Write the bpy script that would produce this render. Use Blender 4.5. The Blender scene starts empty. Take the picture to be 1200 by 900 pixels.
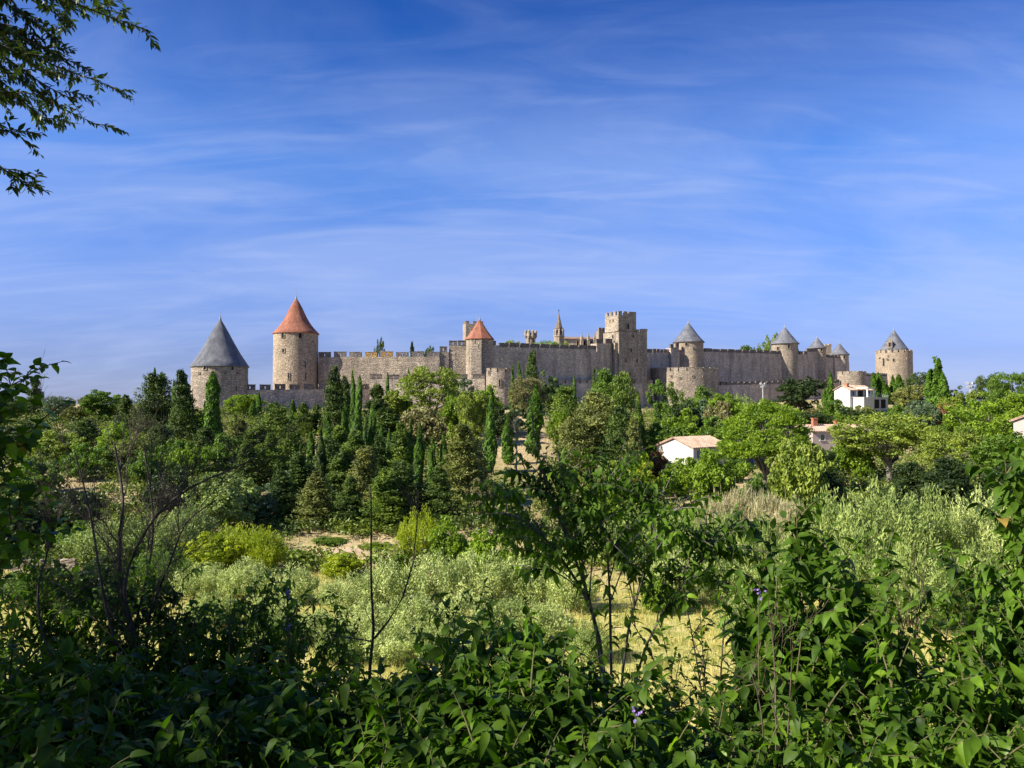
import bpy, math, random
import numpy as np
from mathutils import Vector, Matrix
rng = np.random.default_rng(7)
random.seed(7)
C = bpy.context.scene.collection
R = math.radians
# ------------------------------------------------------------------ camera
F = 942.0                                # focal length in pixels of a 1200 px wide frame
PITCH = math.atan(20 / F)
cam = bpy.data.cameras.new('camera'); cam.lens = 36 * F / 1200; cam.sensor_width = 36
cam.clip_start = 0.05; cam.clip_end = 20000
camo = bpy.data.objects.new('camera', cam); C.objects.link(camo)
camo.location = (0, 0, 0); camo.rotation_euler = (R(90) + PITCH, 0, 0)
bpy.context.scene.camera = camo
# ------------------------------------------------------------------ world and sun
SUN_EL, SUN_AZ = R(36), R(-112)          # azimuth clockwise from +Y: the sun stands to the left and a little behind
world = bpy.data.worlds.new('World'); bpy.context.scene.world = world
world.use_nodes = True
wn, wl = world.node_tree.nodes, world.node_tree.links
wn.clear()
def wnode(t, **k):
    n = wn.new(t)
    for a, b in k.items(): setattr(n, a, b)
    return n
w_out = wnode('ShaderNodeOutputWorld'); w_bg = wnode('ShaderNodeBackground')
sky = wnode('ShaderNodeTexSky'); sky.sky_type = 'NISHITA'; sky.sun_disc = False
sky.sun_elevation = SUN_EL; sky.sun_rotation = SUN_AZ
sky.air_density = 1.0; sky.dust_density = 0.6; sky.ozone_density = 3.5; sky.altitude = 100
hs = wnode('ShaderNodeHueSaturation'); hs.inputs['Saturation'].default_value = 1.12; hs.inputs['Hue'].default_value = 0.512
SKY_STRENGTH = 0.10
wl.new(sky.outputs[0], hs.inputs['Color'])
# thin cirrus: noise on a plane high above, stretched into streaks
tc = wnode('ShaderNodeTexCoord'); sp = wnode('ShaderNodeSeparateXYZ'); wl.new(tc.outputs['Generated'], sp.inputs[0])
zz = wnode('ShaderNodeMath', operation='MAXIMUM'); wl.new(sp.outputs[2], zz.inputs[0]); zz.inputs[1].default_value = 0.0
za = wnode('ShaderNodeMath', operation='ADD'); wl.new(zz.outputs[0], za.inputs[0]); za.inputs[1].default_value = 0.24
dx = wnode('ShaderNodeMath', operation='DIVIDE'); wl.new(sp.outputs[0], dx.inputs[0]); wl.new(za.outputs[0], dx.inputs[1])
dy = wnode('ShaderNodeMath', operation='DIVIDE'); wl.new(sp.outputs[1], dy.inputs[0]); wl.new(za.outputs[0], dy.inputs[1])
cb = wnode('ShaderNodeCombineXYZ'); wl.new(dx.outputs[0], cb.inputs[0]); wl.new(dy.outputs[0], cb.inputs[1])
def cirrus(rot, scale, nscale, lo, hi, dist):
    mp = wnode('ShaderNodeMapping'); wl.new(cb.outputs[0], mp.inputs[0])
    mp.inputs['Rotation'].default_value = (0, 0, R(rot)); mp.inputs['Scale'].default_value = scale
    nt = wnode('ShaderNodeTexNoise'); wl.new(mp.outputs[0], nt.inputs['Vector'])
    nt.inputs['Scale'].default_value = nscale; nt.inputs['Detail'].default_value = 9; nt.inputs['Roughness'].default_value = 0.54
    nt.inputs['Distortion'].default_value = dist
    mr = wnode('ShaderNodeMapRange'); wl.new(nt.outputs['Fac'], mr.inputs[0]); mr.interpolation_type = 'SMOOTHSTEP'
    mr.inputs[1].default_value = lo; mr.inputs[2].default_value = hi
    return mr
c1 = cirrus(-28, (0.8, 1.3, 1), 1.1, 0.30, 0.72, 0.8)
c2 = cirrus(-17, (0.9, 3.0, 1), 2.0, 0.38, 0.78, 1.6)
cm = wnode('ShaderNodeMath', operation='MULTIPLY_ADD'); wl.new(c2.outputs[0], cm.inputs[0]); cm.inputs[1].default_value = 0.30
c1m = wnode('ShaderNodeMath', operation='MULTIPLY'); wl.new(c1.outputs[0], c1m.inputs[0]); c1m.inputs[1].default_value = 0.55
wl.new(c1m.outputs[0], cm.inputs[2])
cs = wnode('ShaderNodeMath', operation='MULTIPLY'); wl.new(cm.outputs[0], cs.inputs[0]); cs.inputs[1].default_value = 0.66
mixc = wnode('ShaderNodeMix', data_type='RGBA'); thin = wnode('ShaderNodeMapRange'); wl.new(zz.outputs[0], thin.inputs[0]); thin.inputs[1].default_value = 0.26; thin.inputs[2].default_value = 0.50
thin.inputs[3].default_value = 1.0; thin.inputs[4].default_value = 0.30
cs2 = wnode('ShaderNodeMath', operation='MULTIPLY'); wl.new(cs.outputs[0], cs2.inputs[0]); wl.new(thin.outputs[0], cs2.inputs[1])
wl.new(cs2.outputs[0], mixc.inputs[0])
# the camera's own rendering of a clear southern sky: bluer overhead, lavender low down
tr = wnode('ShaderNodeValToRGB'); wl.new(zz.outputs[0], tr.inputs[0]); te = tr.color_ramp.elements
te[0].position = 0.0; te[0].color = (0.43, 0.49, 0.98, 1); te[1].position = 0.46; te[1].color = (0.08, 0.36, 0.72, 1)
e_ = te.new(0.13); e_.color = (0.52, 0.56, 0.84, 1); e_ = te.new(0.05); e_.color = (0.345, 0.385, 0.74, 1)
e_ = te.new(0.28); e_.color = (0.42, 0.68, 0.98, 1)
tm = wnode('ShaderNodeMix', data_type='RGBA', blend_type='MULTIPLY'); tm.inputs[0].default_value = 1.0
wl.new(hs.outputs[0], tm.inputs[6]); wl.new(tr.outputs[0], tm.inputs[7])
wl.new(tm.outputs[2], mixc.inputs[6]); mixc.inputs[7].default_value = (2.75, 3.3, 5.0, 1)
wl.new(mixc.outputs[2], w_bg.inputs[0]); w_bg.inputs[1].default_value = SKY_STRENGTH
wl.new(w_bg.outputs[0], w_out.inputs[0])
SUN_DIR = Vector((math.sin(SUN_AZ) * math.cos(SUN_EL), math.cos(SUN_AZ) * math.cos(SUN_EL), math.sin(SUN_EL)))
sun = bpy.data.lights.new('sun', 'SUN'); sun.energy = 5.0; sun.angle = R(0.5); sun.color = (1.0, 0.93, 0.80)
suno = bpy.data.objects.new('sun', sun); C.objects.link(suno)
suno.rotation_euler = SUN_DIR.to_track_quat('Z', 'Y').to_euler()
vs = bpy.context.scene.view_settings
vs.view_transform = 'Standard'; vs.look = 'None'; vs.exposure = 0.95; vs.gamma = 1.0
bpy.context.scene.cycles.max_bounces = 6; bpy.context.scene.cycles.transparent_max_bounces = 4
bpy.context.scene.cycles.transmission_bounces = 4; bpy.context.scene.cycles.diffuse_bounces = 3

# ------------------------------------------------------------------ helpers
def W(px, py, d):
    """The point that lies in plane y = d on the line of sight of a spot of the frame."""
    cx, cy = (px - 600) / F, (450 - py) / F
    y = math.cos(PITCH) - math.sin(PITCH) * cy; z = math.sin(PITCH) + math.cos(PITCH) * cy
    return Vector((cx / y * d, d, z / y * d))
def Z(py, d): return W(600, py, d).z
def mesh(name, V, faces, mat=None, smooth=False):
    V = np.asarray(V, dtype=np.float32).reshape(-1, 3)
    faces = [np.asarray(f, dtype=np.int32) for f in faces if len(f)]
    me = bpy.data.meshes.new(name)
    me.vertices.add(len(V)); me.vertices.foreach_set('co', V.ravel())
    nl = sum(f.size for f in faces); npoly = sum(len(f) for f in faces)
    me.loops.add(nl); me.polygons.add(npoly)
    me.loops.foreach_set('vertex_index', np.concatenate([f.ravel() for f in faces]))
    tot = np.concatenate([np.full(len(f), f.shape[1], dtype=np.int32) for f in faces])
    start = np.concatenate([[0], np.cumsum(tot)[:-1]]).astype(np.int32)
    me.polygons.foreach_set('loop_start', start); me.polygons.foreach_set('loop_total', tot)
    me.polygons.foreach_set('use_smooth', np.full(npoly, bool(smooth)))
    me.update(calc_edges=True); me.validate()
    if mat: me.materials.append(mat)
    return me
class MB:
    def __init__(s): s.V = []; s.F = {}; s.n = 0
    def add(s, V, *fs):
        V = np.asarray(V, dtype=float).reshape(-1, 3)
        for f in fs:
            f = np.asarray(f, dtype=int)
            if f.size: s.F.setdefault(f.shape[1], []).append(f + s.n)
        s.V.append(V); s.n += len(V); return s
    def box(s, x0, x1, y0, y1, z0, z1, M=None):
        V = np.array([(x, y, z) for z in (z0, z1) for y in (y0, y1) for x in (x0, x1)], float)
        if M is not None: V = V @ np.array(M.to_3x3()).T + np.array(M.translation)
        return s.add(V, [(0, 2, 3, 1), (4, 5, 7, 6), (0, 1, 5, 4), (2, 6, 7, 3), (0, 4, 6, 2), (1, 3, 7, 5)])
    def tube(s, pts, rad, seg=6):
        P = np.array([tuple(p) for p in pts], float); n = len(P); rad = np.broadcast_to(rad, (n,))
        T = np.gradient(P, axis=0); T /= np.linalg.norm(T, axis=1)[:, None] + 1e-9
        up = np.where(np.abs(T[:, 2:3]) > 0.9, np.array([[1., 0, 0]]), np.array([[0, 0, 1.]]))
        A = np.cross(T, up); A /= np.linalg.norm(A, axis=1)[:, None] + 1e-9; B = np.cross(T, A)
        a = np.arange(seg) / seg * 2 * math.pi
        V = P[:, None] + rad[:, None, None] * (np.cos(a)[None, :, None] * A[:, None] + np.sin(a)[None, :, None] * B[:, None])
        i = np.arange(n - 1)[:, None] * seg; j = np.arange(seg)[None]; k = (j + 1) % seg
        f = np.stack([i + j, i + k, i + seg + k, i + seg + j], -1).reshape(-1, 4)
        s.add(V.reshape(-1, 3), f)
        s.add(V[-1], [tuple(range(seg))]) if seg in (3, 4) else None
        return s
    def lathe(s, prof, seg=32, a0=0.0, arc=2 * math.pi, cx=0, cy=0):
        """prof: (radius, z) pairs from bottom to top."""
        full = abs(arc - 2 * math.pi) < 1e-6; m = seg if full else seg + 1
        a = a0 + np.arange(m) / seg * arc
        V = np.array([[(cx + r * math.cos(t), cy + r * math.sin(t), z) for t in a] for r, z in prof]).reshape(-1, 3)
        f = []
        for i in range(len(prof) - 1):
            for j in range(seg):
                k = (j + 1) % m; f.append((i * m + j, i * m + k, (i + 1) * m + k, (i + 1) * m + j))
        return s.add(V, f)
    def me(s, name, mat=None, smooth=False):
        return mesh(name, np.concatenate(s.V), [np.concatenate(v) for v in s.F.values()], mat, smooth)
def link(name, me, parent=None, mat=None):
    o = bpy.data.objects.new(name, me); C.objects.link(o)
    if parent: o.parent = parent
    if mat:
        if not me.materials: me.materials.append(mat)
        o.material_slots[0].link = 'OBJECT'; o.material_slots[0].material = mat
    return o
def thing(name, label, cat, loc=(0, 0, 0), rotz=0, group=None):
    o = bpy.data.objects.new(name, None); C.objects.link(o); o.empty_display_size = 0.2
    o.location = loc; o.rotation_euler = (0, 0, rotz); o['label'] = label; o['category'] = cat
    if group: o['group'] = group
    return o
def stuff(o): o['kind'] = 'stuff'; return o
def structure(name, me):
    o = link(name, me); o['kind'] = 'structure'; return o

# ------------------------------------------------------------------ materials
def mat(name):
    m = bpy.data.materials.new(name); m.use_nodes = True
    nt = m.node_tree; b = nt.nodes['Principled BSDF']; b.inputs['Roughness'].default_value = 0.9
    b.inputs['Specular IOR Level'].default_value = 0.2
    return m, nt, b
def N(nt, t, **k):
    n = nt.nodes.new(t)
    for a, v in k.items(): setattr(n, a, v)
    return n
def noise(nt, vec, scale, detail=4, rough=0.6):
    n = N(nt, 'ShaderNodeTexNoise'); n.inputs['Scale'].default_value = scale; n.inputs['Detail'].default_value = detail
    n.inputs['Roughness'].default_value = rough
    if vec is not None: nt.links.new(vec, n.inputs['Vector'])
    return n
def ramp(nt, fac, stops):
    n = N(nt, 'ShaderNodeValToRGB'); nt.links.new(fac, n.inputs[0]); e = n.color_ramp.elements
    while len(e) < len(stops): e.new(0.5)
    for el, (p, c) in zip(e, stops): el.position = p; el.color = tuple(c) + (1,) if len(c) == 3 else c
    return n
def mix(nt, fac, a, b, blend='MIX'):
    n = N(nt, 'ShaderNodeMix', data_type='RGBA'); n.blend_type = blend
    for s, v in ((0, fac), (6, a), (7, b)):
        if hasattr(v, 'is_output'): nt.links.new(v, n.inputs[s])
        elif s == 0: n.inputs[0].default_value = v
        else: n.inputs[s].default_value = tuple(v) + (1,)
    return n.outputs[2]
def geo_pos(nt): return N(nt, 'ShaderNodeNewGeometry').outputs['Position']
def scaled(nt, vec, sc):
    n = N(nt, 'ShaderNodeMapping'); n.inputs['Scale'].default_value = sc; nt.links.new(vec, n.inputs[0]); return n.outputs[0]
def bump(nt, b, h, strength, dist):
    n = N(nt, 'ShaderNodeBump'); n.inputs['Strength'].default_value = strength; n.inputs['Distance'].default_value = dist
    nt.links.new(h, n.inputs['Height']); nt.links.new(n.outputs[0], b.inputs['Normal'])

def stone_mat(name, light, dark, stain=(0.10, 0.085, 0.07), amount=0.5):
    m, nt, b = mat(name); p = geo_pos(nt)
    v = N(nt, 'ShaderNodeTexVoronoi'); nt.links.new(scaled(nt, p, (1.1, 1.1, 2.4)), v.inputs['Vector']); v.inputs['Scale'].default_value = 2.4
    sx = N(nt, 'ShaderNodeSeparateColor'); nt.links.new(v.outputs['Color'], sx.inputs[0])
    blocks = ramp(nt, sx.outputs[0], [(0, tuple(c * .8 for c in dark)), (0.45, dark), (0.75, light), (1, tuple(min(1, c * 1.12) for c in light))])
    n1 = noise(nt, p, 0.16, 5, 0.6); n2 = noise(nt, scaled(nt, p, (1, 1, 0.16)), 0.45, 5, 0.7); n3 = noise(nt, p, 2.2, 4, .7)
    r1 = ramp(nt, n1.outputs['Fac'], [(0.32, (0.78, 0.77, 0.77)), (0.66, (1.15, 1.12, 1.06))])
    c = mix(nt, 1.0, blocks.outputs[0], r1.outputs[0], 'MULTIPLY')
    r2 = ramp(nt, n2.outputs['Fac'], [(0.47, (0, 0, 0)), (0.66, (amount,) * 3)])
    c = mix(nt, r2.outputs[0], c, stain)
    r3 = ramp(nt, n3.outputs['Fac'], [(0.3, (0.78,) * 3), (0.7, (1.15,) * 3)])
    c = mix(nt, 0.8, c, r3.outputs[0], 'MULTIPLY')
    nt.links.new(c, b.inputs['Base Color'])
    hgt = N(nt, 'ShaderNodeMath', operation='ADD'); nt.links.new(v.outputs['Distance'], hgt.inputs[0]); nt.links.new(n3.outputs['Fac'], hgt.inputs[1])
    bump(nt, b, hgt.outputs[0], 0.7, 0.22)
    return m
STONE = stone_mat('castle_stone', (0.46, 0.385, 0.30), (0.30, 0.25, 0.195), stain=(.15, .125, .10), amount=.6)
STONE_GREY = stone_mat('weathered_stone', (0.64, 0.54, 0.43), (0.45, 0.375, 0.30), stain=(.19, .16, .135), amount=0.65)
STONE_WARM = stone_mat('ochre_stone', (0.49, 0.395, 0.29), (0.34, 0.275, 0.20), stain=(.20, .16, .12), amount=0.45)
STONE_DARK = stone_mat('lichen_stone', (0.26, 0.225, 0.20), (0.15, 0.13, 0.12), amount=0.5)
STONE_BROWN = stone_mat('brown_spire_stone', (0.30, 0.24, 0.19), (0.19, 0.15, 0.12), amount=.5)
STONE_GOLD = stone_mat('orange_lichen_stone', (0.48, 0.31, 0.10), (0.30, 0.20, 0.09), amount=0.3)
def tile_mat(name, a, bcol, rows=7.0, rough=.8):
    m, nt, b = mat(name); p = geo_pos(nt)
    w = N(nt, 'ShaderNodeTexWave'); w.wave_type = 'BANDS'; w.bands_direction = 'Z'; nt.links.new(p, w.inputs['Vector'])
    w.inputs['Scale'].default_value = rows; w.inputs['Distortion'].default_value = 1.2
    n1 = noise(nt, p, 0.5, 5); n2 = noise(nt, p, 5.0, 3)
    r = ramp(nt, n1.outputs['Fac'], [(0.3, a), (0.7, bcol)])
    r2 = ramp(nt, n2.outputs['Fac'], [(0.25, (0.65,) * 3), (0.75, (1.3,) * 3)])
    n3 = noise(nt, scaled(nt, p, (1, 1, .12)), 1.1, 5, .7); r3 = ramp(nt, n3.outputs['Fac'], [(0.35, (0.68, 0.70, 0.70)), (0.65, (1.18, 1.14, 1.1))])
    c = mix(nt, 1, mix(nt, 1, r.outputs[0], r2.outputs[0], 'MULTIPLY'), r3.outputs[0], 'MULTIPLY')
    nt.links.new(c, b.inputs['Base Color']); b.inputs['Roughness'].default_value = rough
    bump(nt, b, w.outputs['Fac'], 0.5, 0.05)
    return m
SLATE = tile_mat('slate_tiles', (0.105, 0.11, 0.13), (0.20, 0.205, 0.225), rough=.6)
RED_TILE = tile_mat('red_tiles', (0.30, 0.115, 0.070), (0.40, 0.175, 0.11))
TERRACOTTA = tile_mat('terracotta_tiles', (0.50, 0.33, 0.24), (0.62, 0.45, 0.34))
CHURCH_TILE = tile_mat('old_church_tiles', (0.26, 0.19, 0.15), (0.38, 0.25, 0.18))
def plain(name, col, rough=0.8, var=0.15, scale=3.0, metal=0):
    m, nt, b = mat(name); n = noise(nt, geo_pos(nt), scale, 5, .65)
    r = ramp(nt, n.outputs['Fac'], [(0.3, tuple(c * (1 - var) for c in col)), (0.7, tuple(min(1, c * (1 + var)) for c in col))])
    nt.links.new(r.outputs[0], b.inputs['Base Color']); b.inputs['Roughness'].default_value = rough; b.inputs['Metallic'].default_value = metal
    return m
PLASTER = plain('white_plaster', (0.60, 0.575, 0.52), var=.14); PLASTER_PINK = plain('pink_plaster', (0.44, 0.36, 0.32), var=.08)
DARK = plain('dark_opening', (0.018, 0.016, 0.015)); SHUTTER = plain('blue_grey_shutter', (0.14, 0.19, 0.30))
LEAD = plain('lead_finial', (0.30, 0.31, 0.33), .5); POLE = plain('galvanised_pole', (0.42, 0.43, 0.44), .5)
WOOD = plain('window_wood', (0.20, 0.10, 0.07)); BRICK = plain('brick_red', (0.42, 0.16, 0.09))
def glass_mat():
    m, nt, b = mat('window_glass'); b.inputs['Base Color'].default_value = (0.03, 0.045, 0.06, 1)
    b.inputs['Roughness'].default_value = 0.08; b.inputs['Specular IOR Level'].default_value = 0.6; return m
GLASS = glass_mat()
def bark(name, a, bcol, sc=14):
    m, nt, b = mat(name); n = noise(nt, scaled(nt, geo_pos(nt), (1, 1, .35)), sc, 6, .7)
    r = ramp(nt, n.outputs['Fac'], [(0.35, a), (0.65, bcol)]); nt.links.new(r.outputs[0], b.inputs['Base Color'])
    bump(nt, b, n.outputs['Fac'], .6, .01); return m
BARK = bark('brown_bark', (0.07, 0.05, 0.035), (0.17, 0.13, 0.10)); BARK_GREY = bark('grey_bark', (0.10, 0.085, 0.075), (0.26, 0.22, 0.19))
BARK_DEAD = bark('dead_bark', (0.050, 0.041, 0.034), (0.150, 0.122, 0.098)); STEM = bark('green_brown_stem', (0.06, 0.065, 0.03), (0.15, 0.13, 0.06), 30)
def leaf_mat(name, dark, light, nscale, trans=0.35, rough=.5, spec=.35, fine=None, tint=(1.25, 1.35, 0.55)):
    """Leaf: colour varies from clump to clump and from leaf to leaf; some light passes through."""
    m, nt, b = mat(name); p = geo_pos(nt); n = noise(nt, p, nscale, 3, .6); n2 = noise(nt, p, fine or nscale * 9, 2, .5)
    r = ramp(nt, n.outputs['Fac'], [(0.34, dark), (0.64, light)])
    r2 = ramp(nt, n2.outputs['Fac'], [(0.3, (0.70,) * 3), (0.7, (1.35, 1.3, 1.15))])
    c = mix(nt, 1, r.outputs[0], r2.outputs[0], 'MULTIPLY'); nt.links.new(c, b.inputs['Base Color'])
    b.inputs['Roughness'].default_value = rough; b.inputs['Specular IOR Level'].default_value = spec
    t = N(nt, 'ShaderNodeBsdfTranslucent'); nt.links.new(mix(nt, 1, c, tint, 'MULTIPLY'), t.inputs[0])
    ms = N(nt, 'ShaderNodeMixShader'); ms.inputs[0].default_value = trans
    out = nt.nodes['Material Output']; nt.links.new(b.outputs[0], ms.inputs[1]); nt.links.new(t.outputs[0], ms.inputs[2]); nt.links.new(ms.outputs[0], out.inputs[0])
    return m
M = {
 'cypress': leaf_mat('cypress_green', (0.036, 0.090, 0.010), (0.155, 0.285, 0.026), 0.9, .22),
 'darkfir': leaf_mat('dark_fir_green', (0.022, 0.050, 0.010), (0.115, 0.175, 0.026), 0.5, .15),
 'fir': leaf_mat('fir_green', (0.045, 0.095, 0.012), (0.215, 0.300, 0.036), 0.5, .2),
 'olive': leaf_mat('olive_grey_green', (0.085, 0.110, 0.024), (0.270, 0.290, 0.078), 0.5, .2),
 'green': leaf_mat('mid_green', (0.052, 0.110, 0.012), (0.160, 0.265, 0.028), 0.6, .35),
 'bright': leaf_mat('fresh_green', (0.100, 0.180, 0.012), (0.265, 0.380, 0.028), 0.6, .4),
 'yellow': leaf_mat('yellow_green', (0.200, 0.270, 0.012), (0.400, 0.460, 0.026), 0.7, .4),
 'pine': leaf_mat('pine_green', (0.090, 0.145, 0.018), (0.290, 0.360, 0.046), 0.5, .25),
 'tan': leaf_mat('dry_olive_foliage', (0.125, 0.125, 0.048), (0.270, 0.250, 0.100), 0.5, .2),
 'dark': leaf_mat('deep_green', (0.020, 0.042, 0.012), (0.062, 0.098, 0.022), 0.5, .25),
 'silver': leaf_mat('silver_leaf', (0.200, 0.270, 0.065), (0.580, 0.660, 0.250), 0.9, .2, tint=(1, 1.1, .7)),
 'sage': leaf_mat('sage_leaf', (0.150, 0.225, 0.050), (0.370, 0.455, 0.135), 0.8, .25, tint=(1, 1.1, .7)),
 'blue': leaf_mat('blue_green_leaf', (0.060, 0.105, 0.050), (0.135, 0.200, 0.095), 0.6, .2),
 'russet': leaf_mat('russet_leaf', (0.150, 0.075, 0.035), (0.270, 0.150, 0.060), 0.9, .2),
 'reed': leaf_mat('dry_reed', (0.330, 0.310, 0.160), (0.560, 0.520, 0.310), 1.2, .25, tint=(1, .95, .7)),
}
LEAFM = leaf_mat('dogwood_leaf', (0.020, 0.050, 0.006), (0.098, 0.180, 0.018), 3.0, .34, rough=.5, spec=.16, fine=22, tint=(1.7, 2.2, .45))
LEAFM2 = leaf_mat('small_leaf', (0.024, 0.058, 0.008), (0.115, 0.215, 0.020), 2.0, .32, rough=.5, spec=.16, fine=18, tint=(1.6, 2.0, .5))
LEAFM_DRY = leaf_mat('yellowed_leaf', (0.20, 0.15, 0.03), (0.38, 0.26, 0.06), 5.0, .3, fine=25)
LEAFM3 = leaf_mat('almond_leaf', (0.022, 0.042, 0.012), (0.060, 0.095, 0.022), 2.0, .28, rough=.45, spec=.4, fine=18, tint=(1.5, 1.8, .5))
LEAFM_YOUNG = leaf_mat('young_leaf', (0.080, 0.170, 0.012), (0.200, 0.330, 0.024), 4.0, .42, rough=.42, spec=.3, fine=20, tint=(1.5, 1.8, .4))
PETAL = plain('lilac_petal', (0.30, 0.20, 0.52), .6)

# ------------------------------------------------------------------ terrain
PD = np.array([-4000, -40, 0, 3, 5, 10, 20, 30, 45, 70, 90, 105, 130, 150, 190, 228, 245, 300, 400, 700, 6000.])
def prof(v): return np.array([-1.6, -1.6, -1.65, -1.95, -3.1, -6.6, -11.0, -12.4, -13.0] + v)
#                     70     90     105    130    150   190   228   245   300   400   700  6000
P_FARL = prof([-13.4, -11.2, -9.0, -6.8, -5.0, -2.2, -1.5, -1.5, -1.5, -2.0, -10, -60])
P_MID  = prof([-13.4, -11.5, -10.0, -7.2, -5.0, -2.5, -1.0, 1.0, 3.0, 3.0, -10, -60])
P_RT   = prof([-13.4, -13.0, -12.5, -10.6, -9.2, -6.6, -4.0, -2.8, 1.2, 3.0, -10, -60])
P_FARR = prof([-13.4, -13.0, -12.3, -10.4, -9.0, -6.8, -4.5, -3.6, -1.5, -3.0, -12, -60])
UK = [(-0.46, P_FARL), (-0.38, P_MID), (0.02, P_MID), (0.17, P_RT), (0.47, P_RT), (0.56, P_FARR)]
def smooth_interp(y, p):
    return (np.interp(y - 3.5 * np.clip(y / 100, 0.05, 2), PD, p) + np.interp(y, PD, p) * 2 + np.interp(y + 3.5 * np.clip(y / 100, 0.05, 2), PD, p)) / 4
def terrain(x, y):
    x = np.asarray(x, float); y = np.asarray(y, float)
    u = x / np.maximum(y, 20.0); us = np.array([k for k, _ in UK])
    hs_ = np.stack([smooth_interp(y, p) for _, p in UK]); u = np.clip(u, us[0], us[-1])
    i = np.clip(np.searchsorted(us, u, side='right') - 1, 0, len(us) - 2); t = (u - us[i]) / (us[i + 1] - us[i]); t = t * t * (3 - 2 * t)
    h = np.take_along_axis(hs_, i[None], 0)[0] * (1 - t) + np.take_along_axis(hs_, (i + 1)[None], 0)[0] * t if h_is_array(y) else float(hs_[int(i)] * (1 - t) + hs_[int(i) + 1] * t)
    a = np.clip((np.abs(y) - 20) / 40, 0, 1)
    return h + a * (0.28 * np.sin(x * .13 + y * .07) * np.cos(y * .11 - x * .05) + 0.12 * np.sin(x * .41 + 1.3) * np.sin(y * .37))
def h_is_array(a): return np.ndim(a) > 0
def tz(x, y): return float(terrain(x, y))
def build_ground():
    def axis(n, lo, hi, k):
        t = np.linspace(-1, 1, n); a = np.sinh(t * k) / math.sinh(k); return np.where(a < 0, a * -lo, a * hi)
    xs = axis(261, -4200, 4200, 5.2)
    ys = np.concatenate([np.linspace(-3000, -60, 8), np.linspace(-30, 0, 5), np.arange(1, 60, 1.2), np.arange(60, 260, 2.0), np.geomspace(262, 6000, 46)])
    X, Y = np.meshgrid(xs, ys); Zg = terrain(X.ravel(), Y.ravel())
    V = np.stack([X.ravel(), Y.ravel(), Zg], 1); n, m = len(ys), len(xs)
    i = np.arange(n - 1)[:, None] * m; j = np.arange(m - 1)[None]
    f = np.stack([i + j, i + j + 1, i + m + j + 1, i + m + j], -1).reshape(-1, 4)
    mt, nt, b = mat('dry_grass_ground'); p = geo_pos(nt)
    n1 = noise(nt, p, 0.055, 5, .6); n2 = noise(nt, p, 0.9, 6, .7); n3 = noise(nt, p, 7.0, 4, .7)
    c1 = ramp(nt, n1.outputs['Fac'], [(0.36, (0.22, 0.23, 0.07)), (0.50, (0.46, 0.37, 0.19)), (0.66, (0.60, 0.45, 0.28))])
    c2 = ramp(nt, n2.outputs['Fac'], [(0.3, (0.62, 0.62, 0.55)), (0.7, (1.22, 1.2, 1.15))])
    c3 = ramp(nt, n3.outputs['Fac'], [(0.3, (0.75,) * 3), (0.7, (1.2,) * 3)])
    c = mix(nt, 1, mix(nt, 1, c1.outputs[0], c2.outputs[0], 'MULTIPLY'), c3.outputs[0], 'MULTIPLY')
    # the meadow on the valley floor is greener and more golden than the slope
    sy = N(nt, 'ShaderNodeSeparateXYZ'); nt.links.new(p, sy.inputs[0])
    mr = N(nt, 'ShaderNodeMapRange'); nt.links.new(sy.outputs[1], mr.inputs[0]); mr.inputs[1].default_value = 52; mr.inputs[2].default_value = 66
    md = ramp(nt, n2.outputs['Fac'], [(0.36, (0.32, 0.33, 0.075)), (0.56, (0.58, 0.51, 0.17)), (0.7, (0.66, 0.55, 0.26))])
    c = mix(nt, mr.outputs[0], mix(nt, .8, md.outputs[0], c3.outputs[0], 'MULTIPLY'), c)
    nt.links.new(c, b.inputs['Base Color']); bump(nt, b, n3.outputs['Fac'], .8, .15)
    structure('ground', mesh('ground', V, [f], mt, True))
    # footpath across the slope foot, 4 mm above the ground sheet's own surface in a shallow ribbon
    ctr = [(-27, 71), (-19, 70.5), (-12, 72), (-6, 75), (-1, 79), (4, 82), (10, 84), (18, 85), (28, 87), (45, 90)]
    P = []
    for (ax, ay), (bx, by) in zip(ctr, ctr[1:]):
        for t in np.arange(0, 1, .1): P.append((ax + (bx - ax) * t, ay + (by - ay) * t))
    V = []; 
    for k, (x, y) in enumerate(P):
        w = 1.0 + .2 * math.sin(k * .7)
        for s in (-1, -.35, .35, 1): V.append((x - s * w * .35, y + s * w, tz(x - s * w * .35, y + s * w) + .06 - .05 * abs(s)))
    f = [(k * 4 + q, (k + 1) * 4 + q, (k + 1) * 4 + q + 1, k * 4 + q + 1) for k in range(len(P) - 1) for q in range(3)]
    structure('path', mesh('path', V, [f], plain('trodden_earth', (0.50, 0.37, 0.25), var=.2, scale=2), True))
build_ground()

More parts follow.
